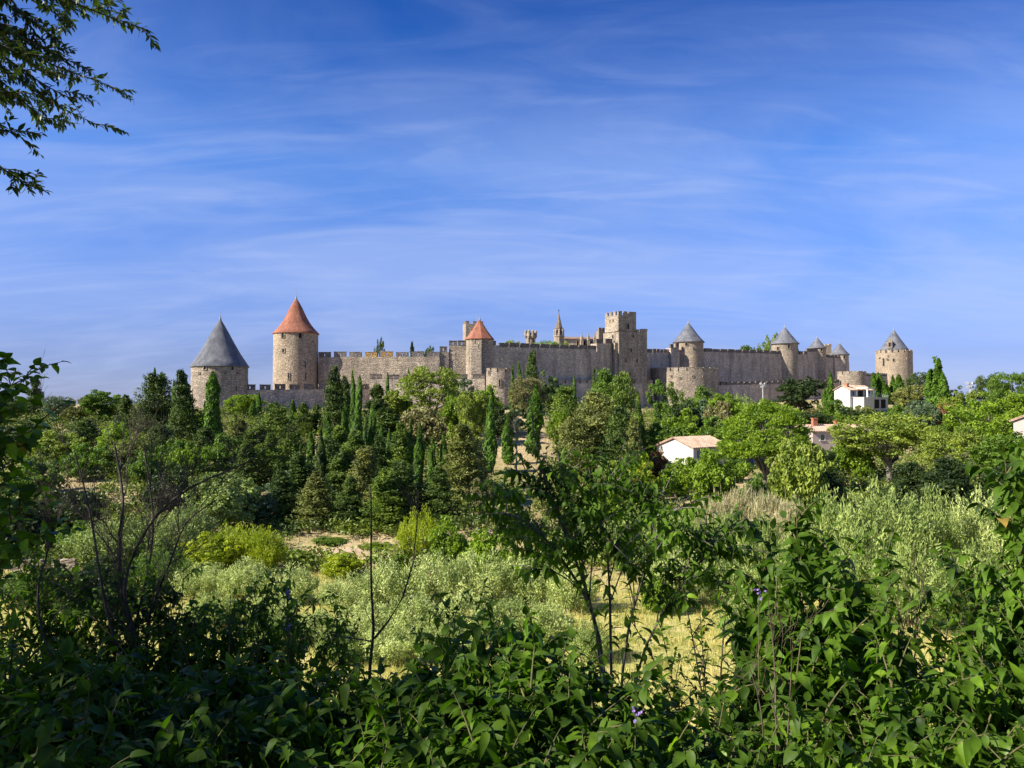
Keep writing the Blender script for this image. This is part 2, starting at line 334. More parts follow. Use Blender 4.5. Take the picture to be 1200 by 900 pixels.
# ------------------------------------------------------------------ castle
def merlon_mesh(w, h, t, slit=True):
    b = MB()
    if slit:
        s = .16; z0, z1 = h * .22, h * .72
        b.box(-w / 2, -s, -t / 2, t / 2, 0, h); b.box(s, w / 2, -t / 2, t / 2, 0, h)
        b.box(-s, s, -t / 2, t / 2, 0, z0); b.box(-s, s, -t / 2, t / 2, z1, h)
    else: b.box(-w / 2, w / 2, -t / 2, t / 2, 0, h)
    b.box(-w / 2 - .06, w / 2 + .06, -t / 2 - .06, t / 2 + .06, h, h + .14)
    return b.me('merlon')
def wall_line(par, a, b_, base, wt, mw, gap, mh, matm, thick=2.4, slit=True, name='wall', skip=(), wm=None, gold=()):
    """A straight length of curtain wall from a to b (x, y); wt = z of the crenel floor at both ends."""
    a, b_ = Vector(a), Vector(b_); d = (b_ - a); L = d.length; u = d / L; n = Vector((u.y, -u.x)); k = max(2, int(L / 1.5))
    V = []
    for i in range(k + 1):
        c = a + u * L * i / k; z = wt[0] + (wt[1] - wt[0]) * i / k; j = .06 * math.sin(i * 2.7) + .05 * math.sin(i * 1.3)
        for off, zz_ in ((.35, base), (.12, z - 1.7), (0, z - 1.6), (0, z), (-thick, z), (-thick, base)):
            q = c + n * (off + (j if off > 0 else 0)); V.append((q.x, q.y, zz_))
    f = [(i * 6 + q, (i + 1) * 6 + q, (i + 1) * 6 + (q + 1) % 6, i * 6 + (q + 1) % 6) for i in range(k) for q in range(6)]
    m = MB().add(V, f); m.add(V[:6], [(0, 1, 2, 3, 4, 5)]); m.add(V[-6:], [(5, 4, 3, 2, 1, 0)])
    body = link(name, m.me(name), par, wm or STONE_GREY)
    me = merlon_mesh(mw, mh, .55, slit); cnt = max(1, round((L + gap) / (mw + gap))); pitch = (L - mw) / max(1, cnt - 1) if cnt > 1 else 0
    for i in range(cnt):
        if i in skip: continue
        s = mw / 2 + i * pitch; c = a + u * s - n * .32; z = wt[0] + (wt[1] - wt[0]) * s / L
        o = link('merlon', me, par, STONE_GOLD if i in gold else matm); o.location = (c.x, c.y, z - .01)
        o.rotation_euler = (0, 0, math.atan2(u.y, u.x)); o.scale = (1, 1, random.uniform(.9, 1.08))
    return body
def opening(par, x, y, z, nx, ny, w, h, frame=True, inner=DARK, fm=None, name='window'):
    """A small opening with a proud stone surround and a dark recessed back."""
    L = math.hypot(nx, ny); nx, ny = nx / L, ny / L
    b = MB(); t = .16; dp = .16
    b.box(-w / 2 - t, -w / 2, -.3, dp, -h / 2 - t, h / 2 + t); b.box(w / 2, w / 2 + t, -.3, dp, -h / 2 - t, h / 2 + t)
    b.box(-w / 2, w / 2, -.3, dp, h / 2, h / 2 + t); b.box(-w / 2, w / 2, -.3, dp, -h / 2 - t, -h / 2)
    o = link(name, b.me(name), par, fm or STONE); o.location = (x, y, z); o.rotation_euler = (0, 0, math.atan2(ny, nx) - math.pi / 2)
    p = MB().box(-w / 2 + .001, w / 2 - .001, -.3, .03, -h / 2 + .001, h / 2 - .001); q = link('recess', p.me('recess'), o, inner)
    return o
def tower(name, label, cx, cy, r, zb, ze, roof=None, tipz=None, over=.5, seg=36, rm=None, sm=STONE, wins=(), slits=(), flare=.12, batter=.03, fin=1.5, rot=0, cren=None, a_face=None):
    t = thing(name, label, 'tower', (cx, cy, zb), 0, {'round_tower': 'round roofed towers', 'round_bastion': 'low round bastions'}.get(name))
    H = ze - zb; b = MB(); rs = []
    for k in range(13):
        q = k / 12; rs.append((r * (1 + batter * (1 - q) + (0.004 * math.sin(k * 2.3))), q * H))
    b.lathe(rs, seg, rot); b.lathe([(r, H), (0.01, H + .01)], seg, rot)
    link('shaft', b.me('shaft', smooth=seg > 12), t, sm)
    if roof:
        rr = r + over; Hr = tipz - ze; pr = [(rr - .25, H - .25), (rr, H - .12), (rr, H)]
        for k in range(1, 13):
            q = k / 12; pr.append((rr * (1 - q) * (1 - flare * math.sin(math.pi * min(1, q * 1.2)) * .6) + .03, H + Hr * q))
        link('roof', MB().lathe(pr, max(seg, 24) if seg > 12 else seg, rot).me('roof', smooth=seg > 12), t, rm or SLATE)
        link('finial', MB().lathe([(.26, H + Hr - .5), (.30, H + Hr), (.12, H + Hr + .2), (.16, H + Hr + .45), (.05, H + Hr + .6), (.02, H + Hr + fin)], 8).me('finial'), t, LEAD)
    if cren:
        n, mw, mh, th = cren; me = merlon_mesh(mw, mh, .55, False)
        for k in range(n):
            a = rot + (k + .5) / n * 2 * math.pi; o = link('merlon', me, t, sm); o.location = ((r - .3) * math.cos(a), (r - .3) * math.sin(a), H - .01)
            o.rotation_euler = (0, 0, a + math.pi / 2)
    va = math.atan2(-cy, -cx)                                   # bearing towards the viewer's side
    for (off, zabs, w, h) in wins:
        a = va + math.asin(max(-.97, min(.97, off))); rr = r * (1 + batter * (1 - (zabs - zb) / H)) 
        if seg <= 12: rr *= math.cos(math.pi / seg) 
        opening(t, rr * math.cos(a), rr * math.sin(a), zabs - zb, math.cos(a), math.sin(a), w, h, name='window' if h < w * 2.2 else 'arrow_slit')
    return t
BASE = -6.0
def P2(px, d): p = W(px, 450, d); return (p.x, p.y)
# --- towers with roofs
x, y = P2(257.5, 190); tower('round_tower', 'stout round stone tower with tall grey slate cone, leftmost tower of the fortress', x, y, 6.35, BASE, Z(428.5, 184), True, Z(373, 190), .35, rm=SLATE,
    wins=[(-.50, Z(430.5, 184), .55, 1.0), (.42, Z(430.5, 184), .55, 1.0), (-.7, Z(437, 184), .3, .3), (-.25, Z(437, 184), .3, .3), (.18, Z(437, 184), .3, .3), (.62, Z(437, 184), .3, .3), (.55, Z(455, 184), .25, 1.2)], flare=.10)
x, y = P2(346.5, 222); t2 = tower('round_tower', 'tall round stone tower with a red tiled cone roof', x, y, 6.0, BASE, Z(389, 216), True, Z(349, 222), .35, rm=RED_TILE, sm=STONE_WARM,
    wins=[(-.56, Z(393, 216), .8, 1.3), (.18, Z(393, 216), .8, 1.3), (-.53, Z(411, 216), .6, 1.0), (.4, Z(427, 216), .3, 1.6), (.42, Z(441, 216), .3, 2.0), (-.3, Z(441, 216), .3, 1.8), (.75, Z(400, 216), .35, .35)], fin=2.6, flare=.28)
x, y = P2(562, 221); tower('faceted_tower', 'slim faceted stone tower with a pointed orange tiled roof', x, y, 3.75, BASE, Z(396.5, 218), True, Z(374, 221), .35, seg=8, rm=RED_TILE, rot=R(10),
    wins=[(-.46, Z(400, 218), .45, .9), (-.72, Z(421, 218), .4, 1.2), (-.05, Z(406, 218), .4, .5), (-.66, Z(432, 218), .3, .9), (.35, Z(405, 218), .3, .6)], fin=1.2)
x, y = P2(807, 286); tower('round_tower', 'round ochre tower with slate cone rising behind the low round bastion', x, y, 5.2, BASE, Z(400, 281), True, Z(378, 286), .5, rm=SLATE, sm=STONE_WARM,
    wins=[(-.12, Z(403.5, 281), .8, 1.1), (-.3, Z(408, 281), .3, .3), (.3, Z(408, 281), .3, .3)], fin=1.8)
x, y = P2(920, 318); tower('round_tower', 'round tower with slate cone, shaft running down between two curtain walls, trees behind', x, y, 5.0, -3, Z(402, 313), True, Z(383, 318), .6, rm=SLATE,
    wins=[(-.5, Z(408, 313), .9, 1.3), (.3, Z(406, 313), .8, 1.3)], fin=1.8, batter=-.12)
x, y = P2(958, 334); tower('round_tower', 'left one of the two small slate coned towers side by side at the wall corner', x, y, 3.4, -3, Z(407.5, 331), True, Z(395.5, 334), .45, rm=SLATE,
    wins=[(.45, Z(410.5, 331), .8, 1.0), (-.5, Z(411, 331), .7, 1.0)], fin=1.3)
x, y = P2(984, 345); tower('round_tower', 'right one of the two small slate coned towers side by side at the wall corner', x, y, 3.7, -3, Z(415, 341), True, Z(402, 345), .45, rm=SLATE, sm=STONE_GREY,
    wins=[(.5, Z(418.5, 341), .8, 1.0), (-.4, Z(418.5, 341), .7, 1.0)], fin=1.5)
x, y = P2(1048, 350); t10 = tower('round_tower', 'large round tower with slate cone standing alone at the right end', x, y, 7.35, -3, Z(413, 343), False, sm=STONE_WARM,
    wins=[(-.55, Z(424.5, 343), .7, 3.0), (-.02, Z(422, 343), .6, 1.2), (-.3, Z(417, 343), .4, .5), (.7, Z(420, 343), .4, .8)], cren=(18, 1.75, 1.1, .6))
h0 = Z(413, 343) + 3; hb = Z(410.5, 345) + 3; ht = Z(386, 350) + 3
link('drum', MB().lathe([(5.6, h0 - .1), (5.9, hb)], 32).me('drum', smooth=True), t10, STONE_WARM)
link('roof', MB().lathe([(5.9, hb - .2), (6.35, hb), (5.5, hb + 1.0), (2.5, hb + (ht - hb) * .58), (.03, ht)], 32).me('roof', smooth=True), t10, SLATE)
link('finial', MB().lathe([(.26, ht - .5), (.3, ht), (.08, ht + .3), (.14, ht + .9), (.03, ht + 1.2), (.02, ht + 2.2)], 8).me('finial'), t10, LEAD)
dm = link('dormer', MB().box(-1.0, 1.0, -1.6, 1.6, 0, 3.2).add([(-1.15, -1.7, 3.2), (1.15, -1.7, 3.2), (0, -1.7, 4.3), (-1.15, 1.7, 3.2), (1.15, 1.7, 3.2), (0, 1.7, 4.3)], [(0, 1, 2), (5, 4, 3)], [(0, 2, 5, 3), (1, 4, 5, 2)]).me('dormer'), t10, STONE)
dm.location = (-3.3, -3.3, hb + .8); dm.rotation_euler = (0, 0, R(-28))
opening(dm, 0, -1.62, 1.7, 0, -1, .9, 1.8)
for k in range(3):
    o = link('corbel', MB().box(-.3, .3, -.5, .5, 0, .5).me('corbel'), t10, STONE); a = R(-165 + k * 14); o.location = (7.5 * math.cos(a), 7.5 * math.sin(a), h0 - 2.2 - k * .4)
# --- the low round bastions of the outer line
x, y = P2(801.5, 270); zt = Z(435, 260)
tower('round_bastion', 'wide low round bastion with battlements in front of the curtain wall', x, y, 11.2, -8, zt, False, seg=56, sm=STONE, batter=.05, cren=(26, 2.2, 1.15, .6),
    wins=[(-.72, Z(441, 260), .4, .5), (-.35, Z(441, 260), .4, .5), (-.1, Z(443, 260), .35, .4), (.25, Z(441, 260), .4, .5), (.55, Z(441, 260), .4, .5), (-.92, Z(451, 262), .9, 1.6)])
x, y = P2(586, 207); zt = Z(436, 203)
tower('round_bastion', 'small low round bastion with battlements at the foot of the faceted tower', x, y, 3.55, -8, zt, False, seg=32, sm=STONE, cren=(11, 1.5, .95, .6), batter=.07,
    wins=[(-.02, Z(449, 203), .35, 1.9), (-.75, Z(436.5, 204), .5, 1.0)])
x, y = P2(998, 300); zt = Z(438.5, 296)
tower('round_bastion', 'low round bastion at the right end of the outer wall, above the white house', x, y, 5.0, -8, zt, False, seg=36, sm=STONE, cren=(12, 2.1, 1.0, .6))
# --- curtain walls
def curtain(label, segs, base=BASE, matm=STONE_DARK, group=None, wm=None, **k):
    px0, d0, y0 = segs[0][:3]; ax, ay = P2(px0, d0)
    t = thing('curtain_wall', label, 'wall', (ax, ay, base))
    for s in segs:
        (pa, da, ya, pb, db, yb, mw, gap, mh) = s
        a, b_ = P2(pa, da), P2(pb, db)
        wall_line(t, (a[0] - ax, a[1] - ay), (b_[0] - ax, b_[1] - ay), 0, (Z(ya, da) - base, Z(yb, db) - base), mw, gap, mh, matm, wm=wm, **k)
    return t
curtain('low battlemented outer wall running right from the grey coned tower', [(287, 190, 457.0, 433, 205, 456.0, 2.45, 1.0, 1.25), (433.2, 204, 444.5, 568, 207, 444, 3.1, 1.2, 1.2)])
curtain('high sunlit curtain wall with pierced battlements right of the red coned tower', [(373, 221, 418.6, 515, 219, 418.0, 3.35, .95, 1.3), (515.3, 219.5, 413, 526, 220, 412.5, 2.0, .5, 1.6), (526.2, 220.4, 405.5, 546, 221, 405.5, 2.2, .9, 1.5)], wm=STONE, gold=(3, 4))
curtain('long shaded curtain wall between the faceted tower and the square keep', [(575, 223, 404.5, 585, 226, 404.5, 2.4, .5, 1.1), (585.3, 226, 406.5, 699, 250, 409.5, 3.4, .55, 1.1), (699.3, 251, 402.5, 718, 257, 402, 3.5, .6, 1.3)], slit=False)
curtain('shaded curtain wall between the square keep and the ochre round tower', [(757, 266, 413, 786, 280, 413.5, 2.0, .6, 1.1), (786.4, 278, 408, 796, 281, 406, 1.6, .5, 1.1)], slit=False)
curtain('wide curtain wall between the ochre round tower and the tower with trees behind', [(818, 287, 412, 918, 315, 415, 3.5, .6, 1.1)], base=-4, slit=False)
curtain('short curtain wall right of the tower with trees behind', [(933, 319, 415.5, 946, 326, 415, 2.5, .7, 1.1), (946.2, 326, 412.3, 958, 331, 412, 2.6, .6, 1.2), (958.2, 331, 418, 978, 340, 419.5, 2.4, .7, 1.1), (978.2, 339, 419.8, 995, 346, 420, 2.4, .7, 1.1)], base=-4, slit=False)
curtain('low dark outer wall running right from the wide round bastion', [(838, 268, 451.5, 984, 298, 448.5, 2.1, .6, 1.0)], base=-8, slit=False)
curtain('low outer wall behind the row of cypresses, joining the rightmost tower', [(1010, 303, 441, 1040, 335, 441, 1.1, .6, 1.1)], base=-4, slit=False)
curtain('short low wall behind bushes below the square keep', [(655, 238, 449, 765, 262, 449.5, 2.3, .7, 1.0)], base=-8, slit=False, matm=STONE)
# --- the square keep
cx, cy = P2(725.5, 255); yaw = R(27)
k = thing('square_keep', 'tall square battlemented keep with narrow sunlit left side', 'tower', (cx, cy, BASE), yaw)
zt = Z(388, 255) - BASE; zu = Z(369, 255) - BASE
link('lower_shaft', MB().box(0, 10.3, 0, 9, 0, zt).me('lower_shaft'), k, STONE)
link('upper_shaft', MB().box(-.25, 6.6, .2, 7.6, zt - .01, zu).box(-.25, 6.6, -.1, .2, zt + .2, zu).me('upper_shaft'), k, STONE)
link('corner_turret', MB().lathe([(1.1, 0), (1.1, zt + .55), (1.25, zt + .6), (1.25, zt + 1.1), (.01, zt + 1.15)], 14, cx=10.3, cy=.9).me('corner_turret', smooth=False), k, STONE)
link('buttress', MB().box(-1.1, 0.02, .6, 2.6, 0, zt * .87).box(-.55, .02, 4.6, 6.4, 0, zt * .8).me('buttress'), k, STONE)
me = merlon_mesh(1.35, 1.1, .5, False)
for x_, y_, a in [(.45, .15, 0), (2.5, .15, 0), (4.5, .15, 0), (5.95, .15, 0), (0, 2.2, 90), (0, 4.5, 90), (0, 6.8, 90), (6.3, 2.4, 90), (6.3, 4.6, 90)]:
    o = link('merlon', me, k, STONE); o.location = (x_, y_, zu - .01); o.rotation_euler = (0, 0, R(a))
for x_ in (7.4, 9.0):
    o = link('merlon', me, k, STONE); o.location = (x_, .3, zt - .01); o.scale = (.8, 1, .7)
for (x_, py, w, h, yy) in [(3.4, 382, .7, 1.7, -.1), (4.6, 410, .5, 1.1, 0), (2.6, 422, .5, 1.0, 0), (6.9, 422, .5, 1.0, 0), (4.1, 438, .5, 1.1, 0), (5.4, 393, .5, .6, 0)]:
    opening(k, x_, yy, Z(py, 255) - BASE, 0, -1, w, h, fm=STONE)
opening(k, -.25, 2.8, Z(375, 256) - BASE, -1, 0, .5, .6); opening(k, -.25, 4.6, Z(375, 256) - BASE, -1, 0, .5, .6)
opening(k, 0, 3.4, Z(394, 256) - BASE, -1, 0, .6, 1.1)
# ruined stair wall joining the keep on its left
t = thing('ruined_gate_wall', 'stepped ruined wall top just left of the square keep', 'wall', (*P2(702, 263), BASE), R(24))
zz0 = Z(390, 263) - BASE
link('wall', MB().box(0, 2.2, 0, 2, 0, zz0 + .6).box(2.2, 3.2, .1, 2, 0, zz0 - .4).box(3.2, 6.6, 0, 2, 0, zz0 - 1.0).me('wall'), t, STONE)
me = merlon_mesh(.9, 1.0, .6, False)
for x_, z_ in ((.5, .6), (1.8, .6), (3.8, -1.0), (5.6, -1.0)):
    o = link('merlon', me, t, STONE); o.location = (x_, .4, zz0 + z_ - .01)
opening(t, 4.6, 0, zz0 - 2.4, 0, -1, .8, 1.2)
# --- buildings seen over the walls
t = thing('square_turret', 'square grey battlemented turret half hidden behind the pointed orange roof', 'tower', (*P2(545.8, 250), 2), R(14))
zt = Z(379.5, 250) - 2
link('shaft', MB().box(0, 5.6, 0, 5.2, 0, zt).me('shaft'), t, STONE)
me = merlon_mesh(1.1, .8, .5, False)
for x_, y_, a in [(.55, .3, 0), (2.8, .3, 0), (5.0, .3, 0), (.3, 2.6, 90), (.3, 4.6, 90), (5.3, 2.6, 90)]:
    o = link('merlon', me, t, STONE); o.location = (x_, y_, zt - .01); o.rotation_euler = (0, 0, R(a))
opening(t, 2, 0, zt - 2.2, 0, -1, .5, 1.2)
t = thing('antenna', 'thin antenna rod rising behind the pointed orange roof', 'antenna', (*P2(558, 251.5), Z(379.5, 250) ))
link('rod', MB().tube([(0, 0, -.2), (0, 0, 3.0)], .04).me('rod'), t, POLE)
x, y = P2(622, 300)
t = tower('octagonal_turret', 'small pale octagonal turret with four round bartizans over the wall', x, y, 1.75, 4, Z(393, 300), False, seg=8, sm=STONE, batter=0,
    wins=[(-.3, Z(399, 300), .6, 1.7), (.45, Z(399, 300), .5, 1.7)])
H = Z(393, 300) - 4
link('cornice', MB().lathe([(1.75, H - .6), (2.1, H - .3), (2.1, H), (1.9, H + .9), (1.6, H + .9), (1.6, H)], 8, R(22)).me('cornice'), t, STONE)
bt = MB().lathe([(.1, -1.2), (.5, -.5), (.5, 1.3), (.55, 1.35), (.55, 1.6), (.02, 2.0)], 10).me('bartizan')
for a in (20, 110, 200, 290, 250):
    o = link('bartizan', bt, t, STONE); o.location = (2.0 * math.cos(R(a)), 2.0 * math.sin(R(a)), H)
x, y = P2(655, 310); zb = 4
t = thing('church_spire', 'slender dark stone church spire with an open lantern and cross', 'spire', (x, y, zb))
q = lambda py: Z(py, 310) - zb
link('base', MB().lathe([(2.0, 0), (2.0, q(395)), (2.25, q(394.6)), (2.25, q(393.5)), (1.75, q(393))], 8).me('base'), t, STONE)
link('lantern', MB().lathe([(1.5, q(393)), (1.45, q(385.5)), (1.7, q(385)), (1.7, q(384))], 8).me('lantern'), t, STONE_BROWN)
for a in range(8):
    ca, sa = math.cos(R(a * 45 + 22)), math.sin(R(a * 45 + 22)); opening(t, 1.38 * ca, 1.38 * sa, q(389), ca, sa, .5, 1.7, fm=STONE_GREY, name='lancet')
for a in range(8):
    ca, sa = math.cos(R(a * 45)), math.sin(R(a * 45))
    o = link('pinnacle', MB().lathe([(.22, 0), (.2, 1.4), (.28, 1.5), (.02, 2.9)], 5).me('pinnacle'), t, STONE_GREY); o.location = (1.85 * ca, 1.85 * sa, q(393))
link('spire', MB().lathe([(1.35, q(384)), (.12, q(367.5)), (.16, q(367)), (.05, q(366.5))], 8).me('spire'), t, STONE_BROWN)
link('cross', MB().box(-.07, .07, -.07, .07, q(366.6), q(362.3)).box(-.45, .45, -.06, .06, q(364.3), q(363.9)).me('cross'), t, DARK)
x, y = P2(661, 315)
t = thing('church_nave', 'church nave roof with pale stone pinnacles over the curtain wall', 'church', (x, y, 4), R(12))
zr, ze = Z(394.5, 318) - 4, Z(397.5, 318) - 4
link('wall', MB().box(0, 15.5, 0, 8, 0, ze).me('wall'), t, STONE_GREY)
link('roof', MB().add([(-.3, -.4, ze), (15.8, -.4, ze), (15.8, 8.4, ze), (-.3, 8.4, ze), (-.3, 4, zr + .1), (15.8, 4, zr + .1)], [(0, 1, 5, 4), (2, 3, 4, 5)], [(0, 4, 3), (1, 2, 5)]).me('roof'), t, CHURCH_TILE)
for x_ in (7.0, 9.7, 12.3, 14.9):
    link('pinnacle', MB().box(x_ - .55, x_ + .55, -1.4, 0, 0, ze - .6).lathe([(.75, ze - .6), (.6, ze + .2), (.7, ze + .3), (.08, ze + 2.0), (.2, ze + 2.2), (.02, ze + 2.6)], 6, cx=x_, cy=-.8).me('pinnacle'), t, STONE)
for x_ in (5.6, 8.3, 11.0, 13.6): opening(t, x_, 0, ze - 2.0, 0, -1, .8, 2.2, name='lancet')
t = thing('square_turret', 'pale square wall stub between the two small coned towers', 'tower', (*P2(967.5, 352), -2), R(8))
zt = Z(403.5, 352) + 2
link('shaft', MB().box(0, 2.9, 0, 3, 0, zt - .4).box(0, .8, 0, 3, zt - .41, zt).box(1.7, 2.9, 0, 3, zt - .41, zt + .2).me('shaft'), t, STONE_WARM)

# ------------------------------------------------------------------ houses
def house(label, px, d, gw, L, zbase, wh, rh, wallm=PLASTER, roofm=TERRACOTTA, yaw=R(36.9), wins=(), chim=(), extra=None, over=.35):
    """Corner nearest the viewer at (px, d); gable runs left-back, the long side right-back."""
    cx, cy = P2(px, d); t = thing('house', label, 'house', (cx, cy, zbase), yaw)      # local: long side +x, gable +y
    link('wall', MB().box(0, L, 0, gw, -2, wh).add([(0, 0, wh), (0, gw, wh), (0, gw / 2, wh + rh - .1), (L, 0, wh), (L, gw, wh), (L, gw / 2, wh + rh - .1)], [(0, 2, 1), (3, 4, 5)]).me('wall'), t, wallm)
    o = over; th = .18; s = rh / (gw / 2); e = o * s
    rf = MB().add([(-o, -o, wh - e), (L + o, -o, wh - e), (L + o, gw / 2, wh + rh), (-o, gw / 2, wh + rh), (-o, gw + o, wh - e), (L + o, gw + o, wh - e),
                   (-o, -o, wh - e + th), (L + o, -o, wh - e + th), (L + o, gw / 2, wh + rh + th), (-o, gw / 2, wh + rh + th), (-o, gw + o, wh - e + th), (L + o, gw + o, wh - e + th)],
                  [(0, 3, 2, 1), (3, 4, 5, 2), (6, 7, 8, 9), (9, 8, 11, 10), (0, 1, 7, 6), (5, 4, 10, 11), (0, 6, 9, 3), (3, 9, 10, 4), (1, 2, 8, 7), (2, 5, 11, 8)])
    roof = link('roof', rf.me('roof'), t, roofm)
    n = int(L / .45); rb = MB()
    for i in range(n + 1):
        x_ = -o + (L + 2 * o) * i / n
        rb.tube([(x_, -o - .02, wh - e + th), (x_, gw / 2, wh + rh + th)], .08, 4); rb.tube([(x_, gw + o, wh - e + th), (x_, gw / 2, wh + rh + th)], .08, 4)
    stuff(link('tile_rows', rb.me('tile_rows'), roof, roofm))
    for (x_, y_, h) in chim:
        c = link('chimney', MB().box(x_ - .45, x_ + .45, y_ - .35, y_ + .35, wh, wh + rh + h).box(x_ - .55, x_ + .55, y_ - .45, y_ + .45, wh + rh + h, wh + rh + h + .15).me('chimney'), roof, BRICK)
    for (x_, z_, w, h, sh) in wins:
        b = MB(); f_ = .09
        b.box(x_ - w / 2 - f_, x_ - w / 2, -.06, .1, z_ - h / 2, z_ + h / 2).box(x_ + w / 2, x_ + w / 2 + f_, -.06, .1, z_ - h / 2, z_ + h / 2).box(x_ - w / 2 - f_, x_ + w / 2 + f_, -.1, .1, z_ + h / 2, z_ + h / 2 + f_).box(x_ - w / 2 - f_ * 2, x_ + w / 2 + f_ * 2, -.14, .1, z_ - h / 2 - f_, z_ - h / 2)
        fr = link('window', b.me('window'), t, plain('window_trim', (.6, .6, .6))) ; link('pane', MB().box(x_ - w / 2, x_ + w / 2, -.02, .08, z_ - h / 2, z_ + h / 2).me('pane'), fr, GLASS)
        if sh:
            for sx_ in (-1, 1):
                link('shutter', MB().box(x_ + sx_ * (w / 2 + f_ + .02), x_ + sx_ * (w / 2 + f_ + .5), -.09, -.01, z_ - h / 2, z_ + h / 2).me('shutter'), t, SHUTTER)
    if extra: extra(t)
    return t
house('low white house with terracotta roof behind the round green bush', 812, 122, 7.4, 8.0, Z(549, 122), 3.1, 1.35, wins=[(1.9, 2.0, .8, 1.3, True), (4.6, 2.0, .9, 1.3, True)], chim=[])
house('lower terracotta roofed wing of the white house beside the umbrella pine', 851, 128.6, 6.4, 8.5, Z(549, 128), 3.0, 1.1, wallm=PLASTER, wins=[(2.0, 1.9, .9, 1.2, False), (5.5, 1.2, 1.2, 2.2, True)])
def villa(t):
    s = link('terrace', MB().box(1.2, 14.6, -3.6, 0, -2, 1.7).box(1.0, 14.8, -3.8, .2, 1.7, 1.9).me('terrace'), t, PLASTER)
    for x_ in (8.2, 11.8):
        link('garage_opening', MB().box(x_ - 1.3, x_ + 1.3, -3.68, -3.2, -1.4, 1.2).me('garage_opening'), t, DARK)
    link('loggia', MB().box(3.6, 4.0, -3.4, -3.0, 1.9, 4.4).box(7.2, 7.6, -3.4, -3.0, 1.9, 4.4).box(3.4, 7.8, -3.5, 0, 4.4, 4.7).me('loggia'), t, PLASTER)
    link('railing', MB().box(3.4, 14.5, -3.7, -3.6, 2.75, 2.82).me('railing'), t, POLE)
    for i in range(12): link('baluster', MB().box(3.4 + i, 3.46 + i, -3.68, -3.62, 1.9, 2.75).me('baluster'), t, POLE)
    link('front_opening', MB().box(4.2, 7.0, -.06, .2, 1.9, 3.9).me('front_opening'), t, DARK)
house('white two storey villa with terrace and terracotta roof below the outer wall', 996, 235, 5.0, 12.0, Z(473, 235), 4.0, 1.3, wins=[(1.7, 3.0, 1.3, 1.5, True), (9.6, 3.0, 1.2, 1.5, True)], chim=[(-.1 + 1.2, 1.6, .5)], extra=villa)
house('terracotta roof of a house with brick chimney, half hidden by trees', 952, 150, 8.0, 13.0, Z(524, 150), 2.9, 1.0, wallm=PLASTER_PINK, wins=[(2, 1.8, .9, 1.1, False)], chim=[(2.4, 3.2, 1.3), (8.0, 4.5, .7)], yaw=R(12))
house('pinkish stone house behind leaves at the right edge of the view', 1240, 105, 6, 9, Z(519, 105), 2.7, 1.1, wallm=PLASTER_PINK, wins=[(1.6, 1.4, .9, 1.2, False)], yaw=R(25), chim=[(1.0, 3.0, .7)])
t = thing('garden_wall', 'short whitewashed garden wall in front of the low white house', 'wall', (*P2(771, 112), tz(*P2(771, 112))), R(5))
zt_ = Z(543, 112) - tz(*P2(771, 112))
link('wall', MB().box(0, 3.2, 0, .35, -.5, zt_).box(-.05, 3.25, -.05, .4, zt_, zt_ + .08).me('wall'), t, PLASTER)
t = thing('low_wall', 'low sunlit stone wall in the dark brush at the left', 'wall', (*P2(8, 62), tz(*P2(8, 62))), R(4))
link('wall', MB().box(0, 5.2, 0, .5, -.5, Z(657, 62) - tz(*P2(8, 62))).me('wall'), t, STONE)
def mast(label, px, d, ytop, ybase):
    x_, y_ = P2(px, d); zb_ = min(tz(x_, y_), Z(ybase, d)); H = Z(ytop, d) - zb_
    t = thing('floodlight_mast', label, 'floodlight', (x_, y_, zb_))
    link('pole', MB().tube([(0, 0, 0), (0, 0, H)], [.2, .15], 8).me('pole'), t, POLE)
    link('crossbar', MB().box(-.9, .9, -.06, .06, H - .35, H - .2).box(-.7, .7, -.06, .06, H - 1.0, H - .88).me('crossbar'), t, POLE)
    for s, z_ in ((-.75, H), (.75, H), (-.45, H - 1.0), (.5, H - .9)):
        o = link('lamp_head', MB().box(-.35, .35, -.15, .2, -.3, .25).box(-.28, .28, .2, .24, -.24, .2).me('lamp_head'), t, POLE); o.location = (s, 0, z_); o.rotation_euler = (R(15), 0, R(30 * s))
mast('floodlight mast in front of the low outer wall above the umbrella pine', 894, 258, 449.5, 470)
mast('floodlight mast on the skyline left of the far right pine', 1137, 190, 449, 470)

# ------------------------------------------------------------------ foliage
def unit(v): return v / (np.linalg.norm(v, axis=-1, keepdims=True) + 1e-9)
def cards(P, Nn, T, l, w, g=rng):
    """Leaf or spray shaped faces: P centres, Nn normals, T long axes."""
    n = len(P); Nn = unit(Nn); T = unit(T - (T * Nn).sum(1, keepdims=True) * Nn); B = np.cross(Nn, T)
    l = (l * g.uniform(.65, 1.3, n))[:, None]; w = (w * g.uniform(.65, 1.3, n))[:, None]
    V = np.stack([P - T * l / 2, P + B * w / 2 - T * l * .05 + Nn * w * .2, P + T * l / 2, P - B * w / 2 + T * l * .08 + Nn * w * .15], 1)
    return V.reshape(-1, 3), np.arange(4 * n).reshape(n, 4)
def rnd(n, g=rng): return unit(g.normal(size=(n, 3)))
def crown_mesh(name, sets):
    b = MB()
    for V, f in sets: b.add(V, f)
    return b.me(name)
def clusters(cent, rc, per, l, w, out=None, flat=.75, g=rng, up=.25):
    k = len(cent); C_ = np.repeat(cent, per, 0); D = rnd(k * per, g)
    rr = np.repeat(np.broadcast_to(rc, (k,)), per) * g.uniform(.35, 1, k * per) ** .6
    P = C_ + D * rr[:, None] * np.array([1, 1, flat]); Nn = D * .8 + rnd(k * per, g) * .75 + np.array([0, 0, up])
    return cards(P, Nn, rnd(k * per, g), l, w, g)
def trunk_mesh(pts_sets):
    b = MB()
    for p, r in pts_sets: b.tube(p, r, 6)
    return b.me('trunk', smooth=True)
